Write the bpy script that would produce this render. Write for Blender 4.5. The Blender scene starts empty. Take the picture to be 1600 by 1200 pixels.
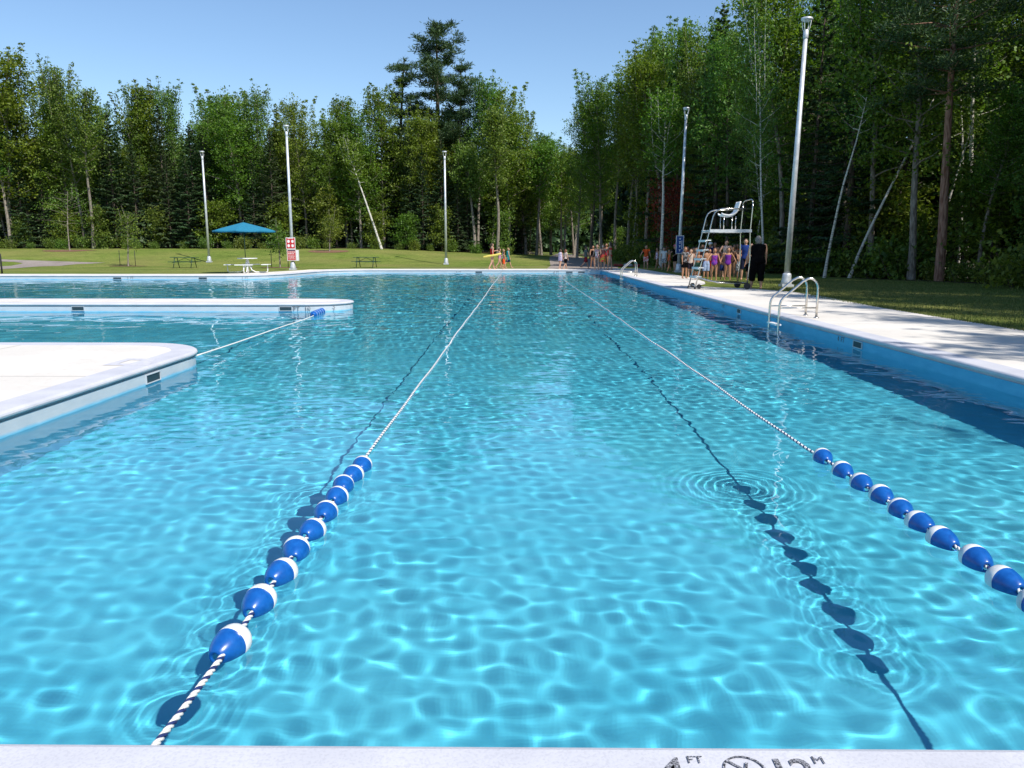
import bpy, bmesh, math, random
import numpy as np
from mathutils import Vector, Matrix
from mathutils.geometry import tessellate_polygon

S = bpy.context.scene
COL = S.collection
R_ = math.radians
PI = math.pi

# ------------------------------------------------------------------ camera
CAM_H, PITCH, YAW, FPX = 1.35, R_(9.97), R_(0.525), 1200.0
cd = bpy.data.cameras.new('camera'); cd.sensor_width = 36; cd.lens = 27; cd.clip_end = 3000; cd.clip_start = .05
cam = bpy.data.objects.new('camera', cd); COL.objects.link(cam)
cam.location = (0, 0, CAM_H); cam.rotation_euler = (PI/2-PITCH, 0, YAW); S.camera = cam
_f = (-math.sin(YAW)*math.cos(PITCH), math.cos(YAW)*math.cos(PITCH), -math.sin(PITCH))
_r = (math.cos(YAW), math.sin(YAW), 0)
_u = (-math.sin(YAW)*math.sin(PITCH), math.cos(YAW)*math.sin(PITCH), math.cos(PITCH))

def ray(px, py):
    a = (px-800)/FPX; b = (600-py)/FPX
    return [_f[i]+a*_r[i]+b*_u[i] for i in range(3)]
def at(px, py, z=0.0):
    d = ray(px, py); t = (z-CAM_H)/d[2]
    return Vector((d[0]*t, d[1]*t, z))
def at_y(px, py, Y):
    d = ray(px, py); t = Y/d[1]
    return Vector((d[0]*t, Y, CAM_H+d[2]*t))
def terrain(x, y):
    t = min(max((y-63)/13.0, 0), 1); t = t*t*(3-2*t)          # a grass bank climbs to the wood
    if x < -15: amp = 1.25
    elif x < 2: amp = 1.25+(x+15)/17*(-.75)
    elif x < 14: amp = .5-(x-2)/12*.4
    else: amp = .1
    z = amp*t
    if y > 76: z += (y-76)*.022*min(amp, 1) if y < 90 else 14*.022*min(amp, 1)+(y-90)*.004
    return z-.015
def hit(px, py):
    d = ray(px, py); t = 20.0
    while t < 400:
        x, y, z = d[0]*t, d[1]*t, CAM_H+d[2]*t
        if z <= terrain(x, y): return Vector((x, y, terrain(x, y)))
        t += .1
    return None

# ------------------------------------------------------------------ object helpers
def link(o): COL.objects.link(o); return o
def tag(o, label=None, cat=None, group=None, kind=None):
    if label: o['label'] = label
    if cat: o['category'] = cat
    if group: o['group'] = group
    if kind: o['kind'] = kind
    return o
def empty(name, loc, rz=0, label=None, cat=None, group=None):
    o = bpy.data.objects.new(name, None); o.empty_display_size = .2
    o.location = loc; o.rotation_euler = (0, 0, rz); link(o)
    return tag(o, label, cat, group)
def copy_tree(o, parent=None):
    c = o.copy(); COL.objects.link(c); c.parent = parent
    for ch in list(o.children): copy_tree(ch, c)
    return c

class MB:
    def __init__(s): s.v = []; s.f = []; s.mi = []; s.sm = []
    def add(s, vs, fs, mi=0, sm=True):
        b = len(s.v); s.v += [tuple(v) for v in vs]
        for f in fs: s.f.append(tuple(b+i for i in f)); s.mi.append(mi); s.sm.append(sm)
    def box(s, c, d, mi=0, rz=0, rx=0, ry=0):
        M = Matrix.Rotation(rz, 3, 'Z') @ Matrix.Rotation(ry, 3, 'Y') @ Matrix.Rotation(rx, 3, 'X')
        vs = [Vector(c)+M @ Vector((d[0]/2*i, d[1]/2*j, d[2]/2*k)) for i in (-1, 1) for j in (-1, 1) for k in (-1, 1)]
        s.add(vs, [(0, 1, 3, 2), (4, 6, 7, 5), (0, 4, 5, 1), (2, 3, 7, 6), (0, 2, 6, 4), (1, 5, 7, 3)], mi, False)
    def tube(s, pts, r, n=8, mi=0, cap=True, flat=1.0):
        pts = [Vector(p) for p in pts]; m = len(pts)
        rs = r if isinstance(r, (list, tuple)) else [r]*m
        T = []
        for i in range(m):
            t = pts[min(i+1, m-1)]-pts[max(i-1, 0)]
            if t.length < 1e-9: t = Vector((0, 0, 1))
            T.append(t.normalized())
        ref = Vector((0, 0, 1)) if abs(T[0].z) < .9 else Vector((1, 0, 0))
        U = (ref-T[0]*ref.dot(T[0])).normalized(); vs = []
        for i in range(m):
            U = (U-T[i]*U.dot(T[i])).normalized(); W = T[i].cross(U)
            for k in range(n):
                a = 2*PI*k/n
                vs.append(pts[i]+(U*math.cos(a)*flat+W*math.sin(a))*rs[i])
        fs = []
        for i in range(m-1):
            for k in range(n):
                fs.append((i*n+k, i*n+(k+1) % n, (i+1)*n+(k+1) % n, (i+1)*n+k))
        s.add(vs, fs, mi, True)
        if cap:
            b = len(s.v)-m*n
            s.f.append(tuple(b+k for k in range(n))[::-1]); s.mi.append(mi); s.sm.append(False)
            s.f.append(tuple(b+(m-1)*n+k for k in range(n))); s.mi.append(mi); s.sm.append(False)
    def rings(s, rings, mi=0, n=14, cap=True):
        """rings: list of (center, rx, ry) ellipses in the xy-plane"""
        vs = []; m = len(rings)
        for c, rx, ry in rings:
            for k in range(n):
                a = 2*PI*k/n; vs.append((c[0]+rx*math.cos(a), c[1]+ry*math.sin(a), c[2]))
        fs = [(i*n+k, i*n+(k+1) % n, (i+1)*n+(k+1) % n, (i+1)*n+k) for i in range(m-1) for k in range(n)]
        s.add(vs, fs, mi, True)
        if cap:
            b = len(s.v)-m*n
            s.f.append(tuple(b+k for k in range(n))[::-1]); s.mi.append(mi); s.sm.append(True)
            s.f.append(tuple(b+(m-1)*n+k for k in range(n))); s.mi.append(mi); s.sm.append(True)
    def ball(s, c, r, mi=0, nu=12, nv=8, M=None):
        rx, ry, rz = r if isinstance(r, (tuple, list)) else (r, r, r)
        vs = []; fs = []
        for j in range(nv+1):
            th = PI*j/nv
            for i in range(nu):
                p = Vector((rx*math.sin(th)*math.cos(2*PI*i/nu), ry*math.sin(th)*math.sin(2*PI*i/nu), rz*math.cos(th)))
                if M: p = M @ p
                vs.append(Vector(c)+p)
        for j in range(nv):
            for i in range(nu):
                fs.append((j*nu+i, (j+1)*nu+i, (j+1)*nu+(i+1) % nu, j*nu+(i+1) % nu))
        s.add(vs, fs, mi, True)
    def poly(s, pts, z=None, mi=0):
        p3 = [Vector((p[0], p[1], z if z is not None else p[2])) for p in pts]
        tr = tessellate_polygon([p3])
        fs = []
        for t in tr:
            a, b, c = [p3[i] for i in t]
            fs.append(tuple(t) if (b-a).cross(c-a).z > 0 else tuple(t)[::-1])
        s.add(p3, fs, mi, False)
    def mesh(s, name, mats):
        me = bpy.data.meshes.new(name); me.from_pydata(s.v, [], s.f)
        for m in (mats if isinstance(mats, (list, tuple)) else [mats]): me.materials.append(m)
        me.polygons.foreach_set('material_index', s.mi); me.polygons.foreach_set('use_smooth', s.sm)
        me.update(); return me
    def build(s, name, mats, parent=None):
        o = bpy.data.objects.new(name, s.mesh(name, mats)); link(o)
        if parent: o.parent = parent
        return o

def np_mesh(name, co, quads, m, smooth=True):
    me = bpy.data.meshes.new(name); nv = len(co)
    me.vertices.add(nv); me.vertices.foreach_set('co', np.asarray(co, np.float32).ravel())
    n, k = quads.shape
    me.loops.add(n*k); me.loops.foreach_set('vertex_index', quads.ravel().astype(np.int32))
    me.polygons.add(n); me.polygons.foreach_set('loop_start', np.arange(0, k*n, k, dtype=np.int32))
    me.update(calc_edges=True); me.polygons.foreach_set('use_smooth', np.full(n, smooth)); me.materials.append(m)
    return me
def grid(name, xs, ys, Z, m, keep=None):
    X, Y = np.meshgrid(xs, ys); nx, ny = len(xs), len(ys)
    i = np.arange(nx*ny).reshape(ny, nx)
    q = np.stack([i[:-1, :-1], i[:-1, 1:], i[1:, 1:], i[1:, :-1]], -1).reshape(-1, 4)
    if keep is not None: q = q[keep.ravel()]
    return link(bpy.data.objects.new(name, np_mesh(name, np.stack([X, Y, Z], -1).reshape(-1, 3), q, m)))

# ------------------------------------------------------------------ materials
MATS = {}
class NT:
    def __init__(s, name):
        s.m = bpy.data.materials.new(name); s.m.use_nodes = True; s.t = s.m.node_tree; s.t.nodes.clear()
        s.out = s.n('ShaderNodeOutputMaterial'); MATS[name] = s.m
    def n(s, typ, **kw):
        nd = s.t.nodes.new(typ)
        for k, v in kw.items():
            if k.startswith('i_'):
                nd.inputs[k[2:].replace('_', ' ')].default_value = v
            else: setattr(nd, k, v)
        return nd
    def l(s, a, b): s.t.links.new(a, b)
    def ramp(s, fac, stops):
        r = s.n('ShaderNodeValToRGB'); e = r.color_ramp.elements
        while len(e) < len(stops): e.new(.5)
        for el, (p, c) in zip(e, stops): el.position = p; el.color = (*c, 1)
        s.l(fac, r.inputs[0]); return r.outputs[0]
    def noise(s, scale, detail=3, rough=.55, coord='Object', stretch=None):
        tc = s.n('ShaderNodeTexCoord'); v = tc.outputs[coord]
        if stretch:
            mp = s.n('ShaderNodeMapping'); mp.inputs['Scale'].default_value = stretch; s.l(v, mp.inputs[0]); v = mp.outputs[0]
        nz = s.n('ShaderNodeTexNoise'); nz.inputs['Scale'].default_value = scale; nz.inputs['Detail'].default_value = detail
        nz.inputs['Roughness'].default_value = rough; s.l(v, nz.inputs['Vector']); return nz.outputs['Fac']
    def mix(s, f, a, b):
        mx = s.n('ShaderNodeMix', data_type='RGBA')
        if isinstance(f, float): mx.inputs[0].default_value = f
        else: s.l(f, mx.inputs[0])
        for inp, c in ((6, a), (7, b)):
            if isinstance(c, tuple): mx.inputs[inp].default_value = (*c, 1)
            else: s.l(c, mx.inputs[inp])
        return mx.outputs[2]
    def pbr(s, col, rough=.6, metal=0, spec=.5, bump=None, bs=.3, bd=.02):
        p = s.n('ShaderNodeBsdfPrincipled'); p.inputs['Metallic'].default_value = metal
        p.inputs['Roughness'].default_value = rough; p.inputs['Specular IOR Level'].default_value = spec
        if isinstance(col, tuple): p.inputs['Base Color'].default_value = (*col, 1)
        else: s.l(col, p.inputs['Base Color'])
        if bump is not None:
            b = s.n('ShaderNodeBump'); b.inputs['Strength'].default_value = bs; b.inputs['Distance'].default_value = bd
            s.l(bump, b.inputs['Height']); s.l(b.outputs[0], p.inputs['Normal'])
        s.l(p.outputs[0], s.out.inputs[0]); return p

def mottled(name, c1, c2, scale=8, rough=.6, metal=0, bs=.15, bd=.01, spec=.5, stretch=None, lo=.35, hi=.65, detail=4):
    t = NT(name); nz = t.noise(scale, detail, stretch=stretch)
    t.pbr(t.ramp(nz, [(lo, c1), (hi, c2)]), rough, metal, spec, nz, bs, bd); return t.m
def plain(name, c, rough=.5, metal=0, spec=.5):
    k = tuple(x*.9 for x in c); return mottled(name, k, c, 14, rough, metal, .04, .004, spec)

def concrete(name, c1, c2, stain):
    t = NT(name)
    a = t.noise(.55, 5, .6); b = t.noise(9, 4); f = t.noise(160, 2)
    c = t.mix(t.ramp(a, [(.42, (0, 0, 0)), (.62, (1, 1, 1))]), c1, c2)
    c = t.mix(t.ramp(b, [(.56, (0, 0, 0)), (.74, (.5, .5, .5))]), c, stain)
    c = t.mix(t.ramp(f, [(.30, (.22, .22, .22)), (.5, (0, 0, 0))]), c, tuple(x*.55 for x in c1))
    # saw-cut joints every three metres
    tc = t.n('ShaderNodeTexCoord'); sp = t.n('ShaderNodeSeparateXYZ'); t.l(tc.outputs['Object'], sp.inputs[0])
    js = []
    for ax, off in (('X', 1.12), ('Y', .9)):
        ad = t.n('ShaderNodeMath', operation='ADD'); ad.inputs[1].default_value = off+300; t.l(sp.outputs[ax], ad.inputs[0])
        md = t.n('ShaderNodeMath', operation='MODULO'); md.inputs[1].default_value = 3.0; t.l(ad.outputs[0], md.inputs[0])
        lt = t.n('ShaderNodeMath', operation='LESS_THAN'); lt.inputs[1].default_value = .02; t.l(md.outputs[0], lt.inputs[0]); js.append(lt.outputs[0])
    mx = t.n('ShaderNodeMath', operation='MAXIMUM'); t.l(js[0], mx.inputs[0]); t.l(js[1], mx.inputs[1])
    c = t.mix(mx.outputs[0], c, tuple(x*.45 for x in c1))
    t.pbr(c, .75, 0, .3, f, .25, .003); return t.m
M_deck = concrete('deck_concrete', (.65, .605, .545), (.73, .685, .625), (.52, .475, .41))
t = NT('coping_concrete'); a = t.noise(2.2, 5); f = t.noise(110, 3)
c = t.ramp(a, [(.35, (.49, .49, .535)), (.65, (.585, .58, .615))]); c = t.mix(t.ramp(f, [(.36, (.35, .35, .35)), (.52, (0, 0, 0))]), c, (.38, .38, .42))
t.pbr(c, .7, 0, .35, f, .3, .003); M_coping = t.m

t = NT('pool_paint')   # light blue painted pool shell; waterline band weathered
a = t.noise(.9, 5, .65); b = t.noise(14, 4)
c = t.ramp(a, [(.35, (.090, .575, .755)), (.68, (.135, .655, .815))]); c = t.mix(t.ramp(b, [(.58, (0, 0, 0)), (.8, (.35, .35, .35))]), c, (.07, .42, .62))
t.pbr(c, .75, 0, .2, b, .1, .004); M_floor = t.m
t = NT('pool_wall_paint')
tc = t.n('ShaderNodeTexCoord'); sp = t.n('ShaderNodeSeparateXYZ'); t.l(tc.outputs['Object'], sp.inputs[0])
a = t.noise(3, 5, .6, stretch=(1, 1, 3)); mm = t.n('ShaderNodeMath', operation='MULTIPLY_ADD'); mm.inputs[1].default_value = .03; t.l(a, mm.inputs[0]); t.l(sp.outputs['Z'], mm.inputs[2])
fz = t.n('ShaderNodeMapRange'); fz.inputs[1].default_value = -.198; fz.inputs[2].default_value = -.168; t.l(mm.outputs[0], fz.inputs[0])
c = t.mix(fz.outputs[0], t.ramp(a, [(.3, (.15, .46, .65)), (.7, (.22, .54, .72))]), t.ramp(a, [(.3, (.44, .49, .54)), (.7, (.54, .57, .60))]))
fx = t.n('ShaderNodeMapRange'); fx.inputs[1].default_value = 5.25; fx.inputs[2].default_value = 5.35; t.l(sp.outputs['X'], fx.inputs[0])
c = t.mix(fx.outputs[0], c, t.ramp(a, [(.3, (.075, .34, .54)), (.7, (.11, .42, .62))]))      # the long right wall is a deeper blue over its full height
t.pbr(c, .6, 0, .3, a, .1, .004); M_wall = t.m

t = NT('lawn_grass')
a = t.noise(.13, 4, .6); b = t.noise(1.6, 5, .7, stretch=(1, 2.2, 1)); f = t.noise(38, 4, .7)
c = t.ramp(b, [(.3, (.10, .155, .024)), (.5, (.175, .235, .042)), (.72, (.27, .29, .075))])
d_ = t.noise(.42, 5, .7, stretch=(.6, 1.5, 1)); c = t.mix(t.ramp(d_, [(.42, (0, 0, 0)), (.66, (.75, .75, .75))]), c, (.085, .13, .022))
c = t.mix(t.ramp(a, [(.4, (0, 0, 0)), (.65, (.6, .6, .6))]), c, (.30, .27, .09))
c = t.mix(t.ramp(f, [(.33, (.7, .7, .7)), (.55, (0, 0, 0))]), c, (.045, .065, .014))
t.pbr(c, .9, 0, .1, f, .9, .05); M_grass = t.m
t = NT('grass_blade'); g = t.n('ShaderNodeNewGeometry'); c = t.ramp(g.outputs['Random Per Island'], [(0, (.05, .085, .015)), (.55, (.12, .155, .035)), (1, (.24, .22, .08))])
t.pbr(c, .6, 0, .2); M_blade = t.m
M_forest = mottled('forest_litter', (.035, .030, .015), (.085, .075, .035), 3, .95, bs=.8, bd=.08, spec=.1)
t = NT('asphalt_path'); a = t.noise(.8, 4); f = t.noise(70, 3, .7)
c = t.ramp(a, [(.35, (.26, .215, .19)), (.65, (.34, .29, .255))]); c = t.mix(t.ramp(f, [(.38, (.5, .5, .5)), (.55, (0, 0, 0))]), c, (.10, .09, .08))
t.pbr(c, .9, 0, .2, f, .4, .01); M_path = t.m
M_mulch = mottled('mulch', (.12, .055, .03), (.25, .13, .075), 9, .95, bs=.9, bd=.05)

def leaf_mat(name, dark, mid, light, trans=.32, rough=.5, hue=.5):
    t = NT(name); g = t.n('ShaderNodeNewGeometry'); oi = t.n('ShaderNodeObjectInfo')
    c = t.ramp(g.outputs['Random Per Island'], [(0, dark), (.5, mid), (1, light)])
    big = t.noise(.45, 3, .6, coord='Object')
    hs = t.n('ShaderNodeHueSaturation')
    mr = t.n('ShaderNodeMapRange'); mr.inputs[3].default_value = .47; mr.inputs[4].default_value = .525; t.l(oi.outputs['Random'], mr.inputs[0]); t.l(mr.outputs[0], hs.inputs['Hue'])
    mv = t.n('ShaderNodeMapRange'); mv.inputs[1].default_value = .3; mv.inputs[2].default_value = .7; mv.inputs[3].default_value = .72; mv.inputs[4].default_value = 1.32
    t.l(big, mv.inputs[0]); t.l(mv.outputs[0], hs.inputs['Value']); t.l(c, hs.inputs['Color'])
    p = t.n('ShaderNodeBsdfPrincipled'); p.inputs['Roughness'].default_value = rough; p.inputs['Specular IOR Level'].default_value = .35
    t.l(hs.outputs[0], p.inputs['Base Color'])
    tr = t.n('ShaderNodeBsdfTranslucent'); b = t.n('ShaderNodeMix', data_type='RGBA', blend_type='MULTIPLY'); b.inputs[0].default_value = 1
    t.l(hs.outputs[0], b.inputs[6]); b.inputs[7].default_value = (1.35, 1.45, .55, 1); t.l(b.outputs[2], tr.inputs[0])
    m = t.n('ShaderNodeMixShader'); m.inputs[0].default_value = trans; t.l(p.outputs[0], m.inputs[1]); t.l(tr.outputs[0], m.inputs[2]); t.l(m.outputs[0], t.out.inputs[0])
    return t.m
L_broad = leaf_mat('leaf_broad', (.058, .110, .012), (.110, .185, .020), (.180, .262, .036), .36)
L_yellow = leaf_mat('leaf_yellowgreen', (.080, .135, .018), (.140, .215, .028), (.205, .285, .050), .38)
L_aspen = leaf_mat('leaf_aspen', (.060, .120, .020), (.112, .195, .034), (.185, .275, .062), .36)
L_spruce = leaf_mat('needle_spruce', (.024, .052, .018), (.042, .082, .027), (.075, .122, .042), .12, .6)
L_pine = leaf_mat('needle_pine', (.022, .048, .016), (.042, .080, .026), (.080, .125, .042), .15, .6)
L_red = leaf_mat('leaf_red', (.14, .018, .016), (.24, .032, .026), (.36, .07, .045), .35)
L_dry = leaf_mat('leaf_undergrowth', (.055, .105, .018), (.12, .19, .03), (.22, .29, .055), .38)
M_bark = mottled('bark_grey', (.13, .105, .085), (.33, .29, .245), 6, .9, bs=.9, bd=.04, stretch=(3, 3, .6), spec=.15)
M_bark_dark = mottled('bark_dark', (.055, .042, .032), (.15, .12, .095), 6, .9, bs=.9, bd=.04, stretch=(3, 3, .6), spec=.15)
M_bark_red = mottled('bark_red', (.16, .075, .05), (.42, .25, .185), 5, .9, bs=.9, bd=.05, stretch=(3, 3, .5), spec=.15)
M_bark_birch = mottled('bark_birch', (.10, .09, .08), (.60, .57, .51), 5, .7, bs=.3, bd=.02, stretch=(.7, .7, 5), spec=.2, lo=.36, hi=.46)

M_steel = mottled('brushed_steel', (.55, .52, .48), (.72, .69, .64), 22, .22, 1, .03, .002)
M_galv = mottled('galvanised_pole', (.50, .52, .55), (.66, .68, .70), 7, .45, .35, .06, .005)
M_white = plain('white_paint', (.80, .80, .79), .4)
M_wplastic = plain('white_plastic', (.82, .83, .83), .35)
M_green = plain('dark_green_metal', (.025, .07, .05), .4)
M_black = plain('black_rubber', (.022, .022, .024), .5)
M_tealfab = mottled('teal_fabric', (.008, .15, .25), (.014, .20, .32), 12, .75)
M_blue_float = mottled('blue_float', (.003, .070, .30), (.010, .125, .44), 26, .28, bs=.12, bd=.002, lo=.3, hi=.75, detail=8)
M_wfloat = mottled('white_float', (.60, .61, .60), (.80, .80, .79), 14, .4, bs=.03, bd=.002)
M_ropew = mottled('rope_white', (.58, .57, .55), (.80, .79, .76), 180, .8, bs=.4, bd=.002)
M_ropeb = mottled('rope_navy', (.008, .018, .085), (.015, .035, .16), 180, .8, bs=.4, bd=.002)
t = NT('rope_striped'); tc = t.n('ShaderNodeTexCoord'); w = t.n('ShaderNodeTexWave'); w.inputs['Scale'].default_value = 4.2; w.bands_direction = 'DIAGONAL'; t.l(tc.outputs['Object'], w.inputs[0])
t.pbr(t.ramp(w.outputs['Fac'], [(.18, (.05, .07, .18)), (.34, (.76, .75, .72))]), .8); M_ropes = t.m
M_signred = plain('sign_red', (.55, .025, .03), .4)
M_signblue = plain('sign_blue', (.012, .07, .28), .4)
M_signdark = plain('sign_dark', (.04, .02, .06), .4)
M_slot = plain('slot_dark', (.02, .045, .06), .6)
t = NT('worn_black_paint'); f = t.noise(130, 4, .7); t2 = t.ramp(f, [(.44, (.03, .03, .035)), (.62, (.42, .42, .46))]); t.pbr(t2, .75, 0, .3, f, .3, .002); M_paint = t.m
M_paintgrey = mottled('grey_marking', (.50, .49, .53), (.60, .59, .62), 20, .7)

def struct(o, name=None):
    o['kind'] = 'structure'; return o

# ------------------------------------------------------------------ the pool outlines
WZ = -.22                       # water level
def arc(cx, cy, r, a0, a1, n=10, ry=None):
    ry = ry or r
    return [(cx+r*math.cos(R_(a0+(a1-a0)*i/n)), cy+ry*math.sin(R_(a0+(a1-a0)*i/n))) for i in range(n+1)]
RX, LX, NY, FY = 5.40, -4.35, 1.9, 50.9
# every outline keeps the water on its left-hand side while walking
scurve = [(-8.5, 50.9), (-10.2, 50.8), (-11.3, 50.3), (-12.1, 49.2), (-12.5, 47.8), (-12.65, 46), (-12.8, 44.2), (-13.0, 42.6), (-13.4, 41.3), (-14.1, 40.5), (-15.2, 40.15), (-16.7, 40.1)]
out_main = [(LX, 1.9), (RX, NY), (RX, FY)]+scurve+[(-38, 40.1)]
out_pen = [(-38, 21.2), (-6.2, 21.2)]+arc(-5.6, 20.28, 1.2, 80, -80, 14, .93)+[(-6.2, 19.35), (-38, 19.35)]
out_left = [(-38, 11.15)]+[(-5.7, 11.12)]+arc(-5.5, 9.97, 1.15, 85, 0, 12)+[(LX, 1.9)]

def offset(pl, d):
    out = []
    for i, p in enumerate(pl):
        p = Vector(p); a = Vector(pl[max(i-1, 0)]); b = Vector(pl[min(i+1, len(pl)-1)])
        n1 = n2 = None
        if (p-a).length > 1e-6: q = (p-a).normalized(); n1 = Vector((-q.y, q.x))
        if (b-p).length > 1e-6: q = (b-p).normalized(); n2 = Vector((-q.y, q.x))
        if n1 is None: n1 = n2
        if n2 is None: n2 = n1
        n = (n1+n2).normalized(); k = 1/max(n.dot(n1), .4)
        out.append(p+n*d*k)
    return out
def sweep(pl, prof, name, m, parent=None):
    """prof: (offset towards the water, z)"""
    lines = [offset(pl, o) for o, z in prof]
    mb = MB(); vs = []; n = len(pl)
    for (o, z), ln in zip(prof, lines): vs += [(p.x, p.y, z) for p in ln]
    fs = []
    for j in range(len(prof)-1):
        for i in range(n-1): fs.append((j*n+i, j*n+i+1, (j+1)*n+i+1, (j+1)*n+i))
    mb.add(vs, fs, 0, False)
    return mb.build(name, m, parent)
def densify(pl, step=2.0):
    out = []
    for a, b in zip(pl[:-1], pl[1:]):
        a, b = Vector(a), Vector(b); k = max(1, int((b-a).length/step))
        out += [tuple(a.lerp(b, i/k)) for i in range(k)]
    return out+[tuple(pl[-1])]
# the near corner closes at (-4.2,1.9): run left outline into the main one as one line
full = out_left+out_main[1:]
cope_prof = [(-.30, -.012), (-.30, .003), (-.005, .003), (.012, -.003), (.024, -.014), (.030, -.030), (.026, -.046), (.012, -.055), (-.018, -.058), (-.018, -.084), (0, -.087)]
for k, pl in enumerate((densify(full), densify(out_pen))):
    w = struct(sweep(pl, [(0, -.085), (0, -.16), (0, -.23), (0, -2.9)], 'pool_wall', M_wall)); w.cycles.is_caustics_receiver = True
    struct(sweep(pl, cope_prof, 'pool_coping', M_coping))
# decks (flat sheets that end where the coping starts)
inner = lambda pl: [tuple(p) for p in offset(pl, -.29)]
right_outer = [(8.4, 55.2), (8.3, 41.6), (8.2, 36), (7.75, 32.4), (7.3, 30.4), (6.75, 29.2), (6.7, 28.3), (7.3, 27.6), (8.1, 26.7), (8.75, 24.6), (8.75, 22), (8.47, 18), (8.5, 13), (8.5, -8)]
far_back = [(-38, 42.5), (-18.2, 42.5), (-16.3, 43.0), (-15.2, 45), (-14.7, 47.4), (-14.1, 50), (-12.9, 52.6), (-11.1, 53.7), (0, 53.8), (4, 53.9)]
mb = MB()
ring_in = inner(full)
mb.poly(ring_in+far_back+right_outer+[(-38, -8)], 0.0)
struct(mb.build('pool_deck', M_deck))
mb = MB(); mb.poly(inner(out_pen), 0.0); struct(mb.build('pool_deck', M_deck))
# deck slab sides seen above the lawn are level with it; pool floor
xs = np.linspace(-38.5, 5.45, 30); ys = np.linspace(1.85, 51.4, 40)
X, Y = np.meshgrid(xs, ys)
fl = struct(grid('pool_floor', xs, ys, -1.38-.35*np.clip((Y-8)/35, 0, 1), M_floor)); fl.cycles.is_caustics_receiver = True

# ------------------------------------------------------------------ water
def spacing(a, b, f0, f1, lo, g, mx=9):
    r = [f0]; x = f0
    while x < f1: x += lo; r.append(x)
    while x < b: x += min(lo+g*(x-f1), mx); r.append(min(x, b))
    x = f0; l = []
    while x > a: x -= min(lo+g*(f0-x), mx); l.append(max(x, a))
    return np.array(l[::-1]+r)
xs = spacing(-38, RX-.002, -3.6, 4.4, .02, .012, .30); ys = spacing(NY+.002, FY-.002, NY+.002, 8.5, .02, .0045, .13)
X, Y = np.meshgrid(xs, ys)
gx = np.gradient(xs)[None, :]*np.ones_like(X); gy = np.gradient(ys)[:, None]*np.ones_like(X)
rng = np.random.RandomState(11)
Z = np.zeros_like(X); NW = 84
patch = .78+.30*np.sin(X*.85+1.3*np.sin(Y*.51))*np.sin(Y*.73+1.1*np.sin(X*.57))+.14*np.sin(1.9*X+2.1*np.sin(.9*Y))*np.sin(1.6*Y+1.5*np.sin(1.3*X))
far = np.clip((Y-7)/22, 0, 1)
for k in range(NW):
    lam = .10*(16**(k/(NW-1)))
    th = rng.normal(1.2, .90)
    slope = .0082 if lam < .20 else (.0056 if lam < .40 else .0038)
    kx, ky = 2*PI/lam*math.cos(th), 2*PI/lam*math.sin(th); ph = rng.rand()*2*PI
    cell = np.abs(kx)/(2*PI)*gx+np.abs(ky)/(2*PI)*gy          # fraction of a wave per grid cell
    fade = np.clip((.30-cell)/.12, 0, 1)
    warp = .45*np.sin(X*.8+k*1.7+.5*np.sin(Y*.6))+.45*np.sin(Y*.7+2.3*k)
    Z += slope*(.74+2.3*far)*lam/(2*PI)*patch*fade*np.sin(kx*X+ky*Y+ph+warp)
for cx, cy, a, rm, sp_, lam in [(2.27, 5.64, .95, .22, .30, .07), (-1.15, 5.38, .55, .2, .22, .06), (1.3, 8.6, .45, .4, .35, .09), (-.2, 7.4, .35, .4, .3, .10)]:
    Rr = np.hypot(X-cx, Y-cy); Z += a*.00042*np.cos(Rr*2*PI/lam)*np.exp(-((Rr-rm)/sp_)**2)
FLOATS_L = [(-1.14, 2.80), (-1.15, 3.17), (-1.15, 3.48), (-1.155, 3.77), (-1.15, 4.05), (-1.15, 4.35), (-1.15, 4.63), (-1.155, 4.87), (-1.15, 5.11), (-1.14, 5.36)]
FLOATS_R = [(2.28, 5.60), (2.29, 5.24), (2.29, 4.95), (2.30, 4.69), (2.29, 4.43), (2.29, 4.20), (2.29, 3.95), (2.31, 3.68), (2.30, 3.42), (2.28, 3.17)]
for fx, fy in FLOATS_L[::1]+FLOATS_R[::1]:
    Rr = np.hypot(X-fx, Y-fy); Z += .00022*np.cos(Rr*2*PI/.06+fy*9)*np.exp(-((Rr-.16)/.12)**2)
t = NT('pool_water'); g = t.n('ShaderNodeBsdfGlass'); g.inputs['IOR'].default_value = 1.33; g.inputs['Roughness'].default_value = 0; g.inputs['Color'].default_value = (.94, .985, 1, 1)
t.l(g.outputs[0], t.out.inputs[0])
water = struct(grid('water', xs, ys, Z+WZ, t.m)); water.cycles.is_caustics_caster = True

# ------------------------------------------------------------------ ground, forest floor, paths
gx_ = sorted(set([-420, -250, -150, -100, -80, -60, -50, -44, -38, -34, -30, -26, -22, -18, -14.2, -10, -6, -2, 2, 5, 6.4, 10, 13, 16, 20, 25, 30, 40, 55, 75, 100, 150, 250, 420]))
gy_ = [-120, -60, -30, -7.5, 0, 6, 12, 18, 24, 30, 36, 41.6, 47, 52.6]+[54.5+2.2*i for i in range(18)]+[96, 102, 110, 125, 150, 200, 300, 500]
Zg = np.array([[terrain(x, y) for x in gx_] for y in gy_])
xm = (np.array(gx_[:-1])+np.array(gx_[1:]))/2; ym = (np.array(gy_[:-1])+np.array(gy_[1:]))/2
XM, YM = np.meshgrid(xm, ym)
keep = ~(((XM > -38) & (XM < -14.2) & (YM > -7.5) & (YM < 41.6)) | ((XM > -14.2) & (XM < 6.4) & (YM > -7.5) & (YM < 52.6)))
struct(grid('lawn', np.array(gx_, float), np.array(gy_, float), Zg, M_grass, keep))

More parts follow.
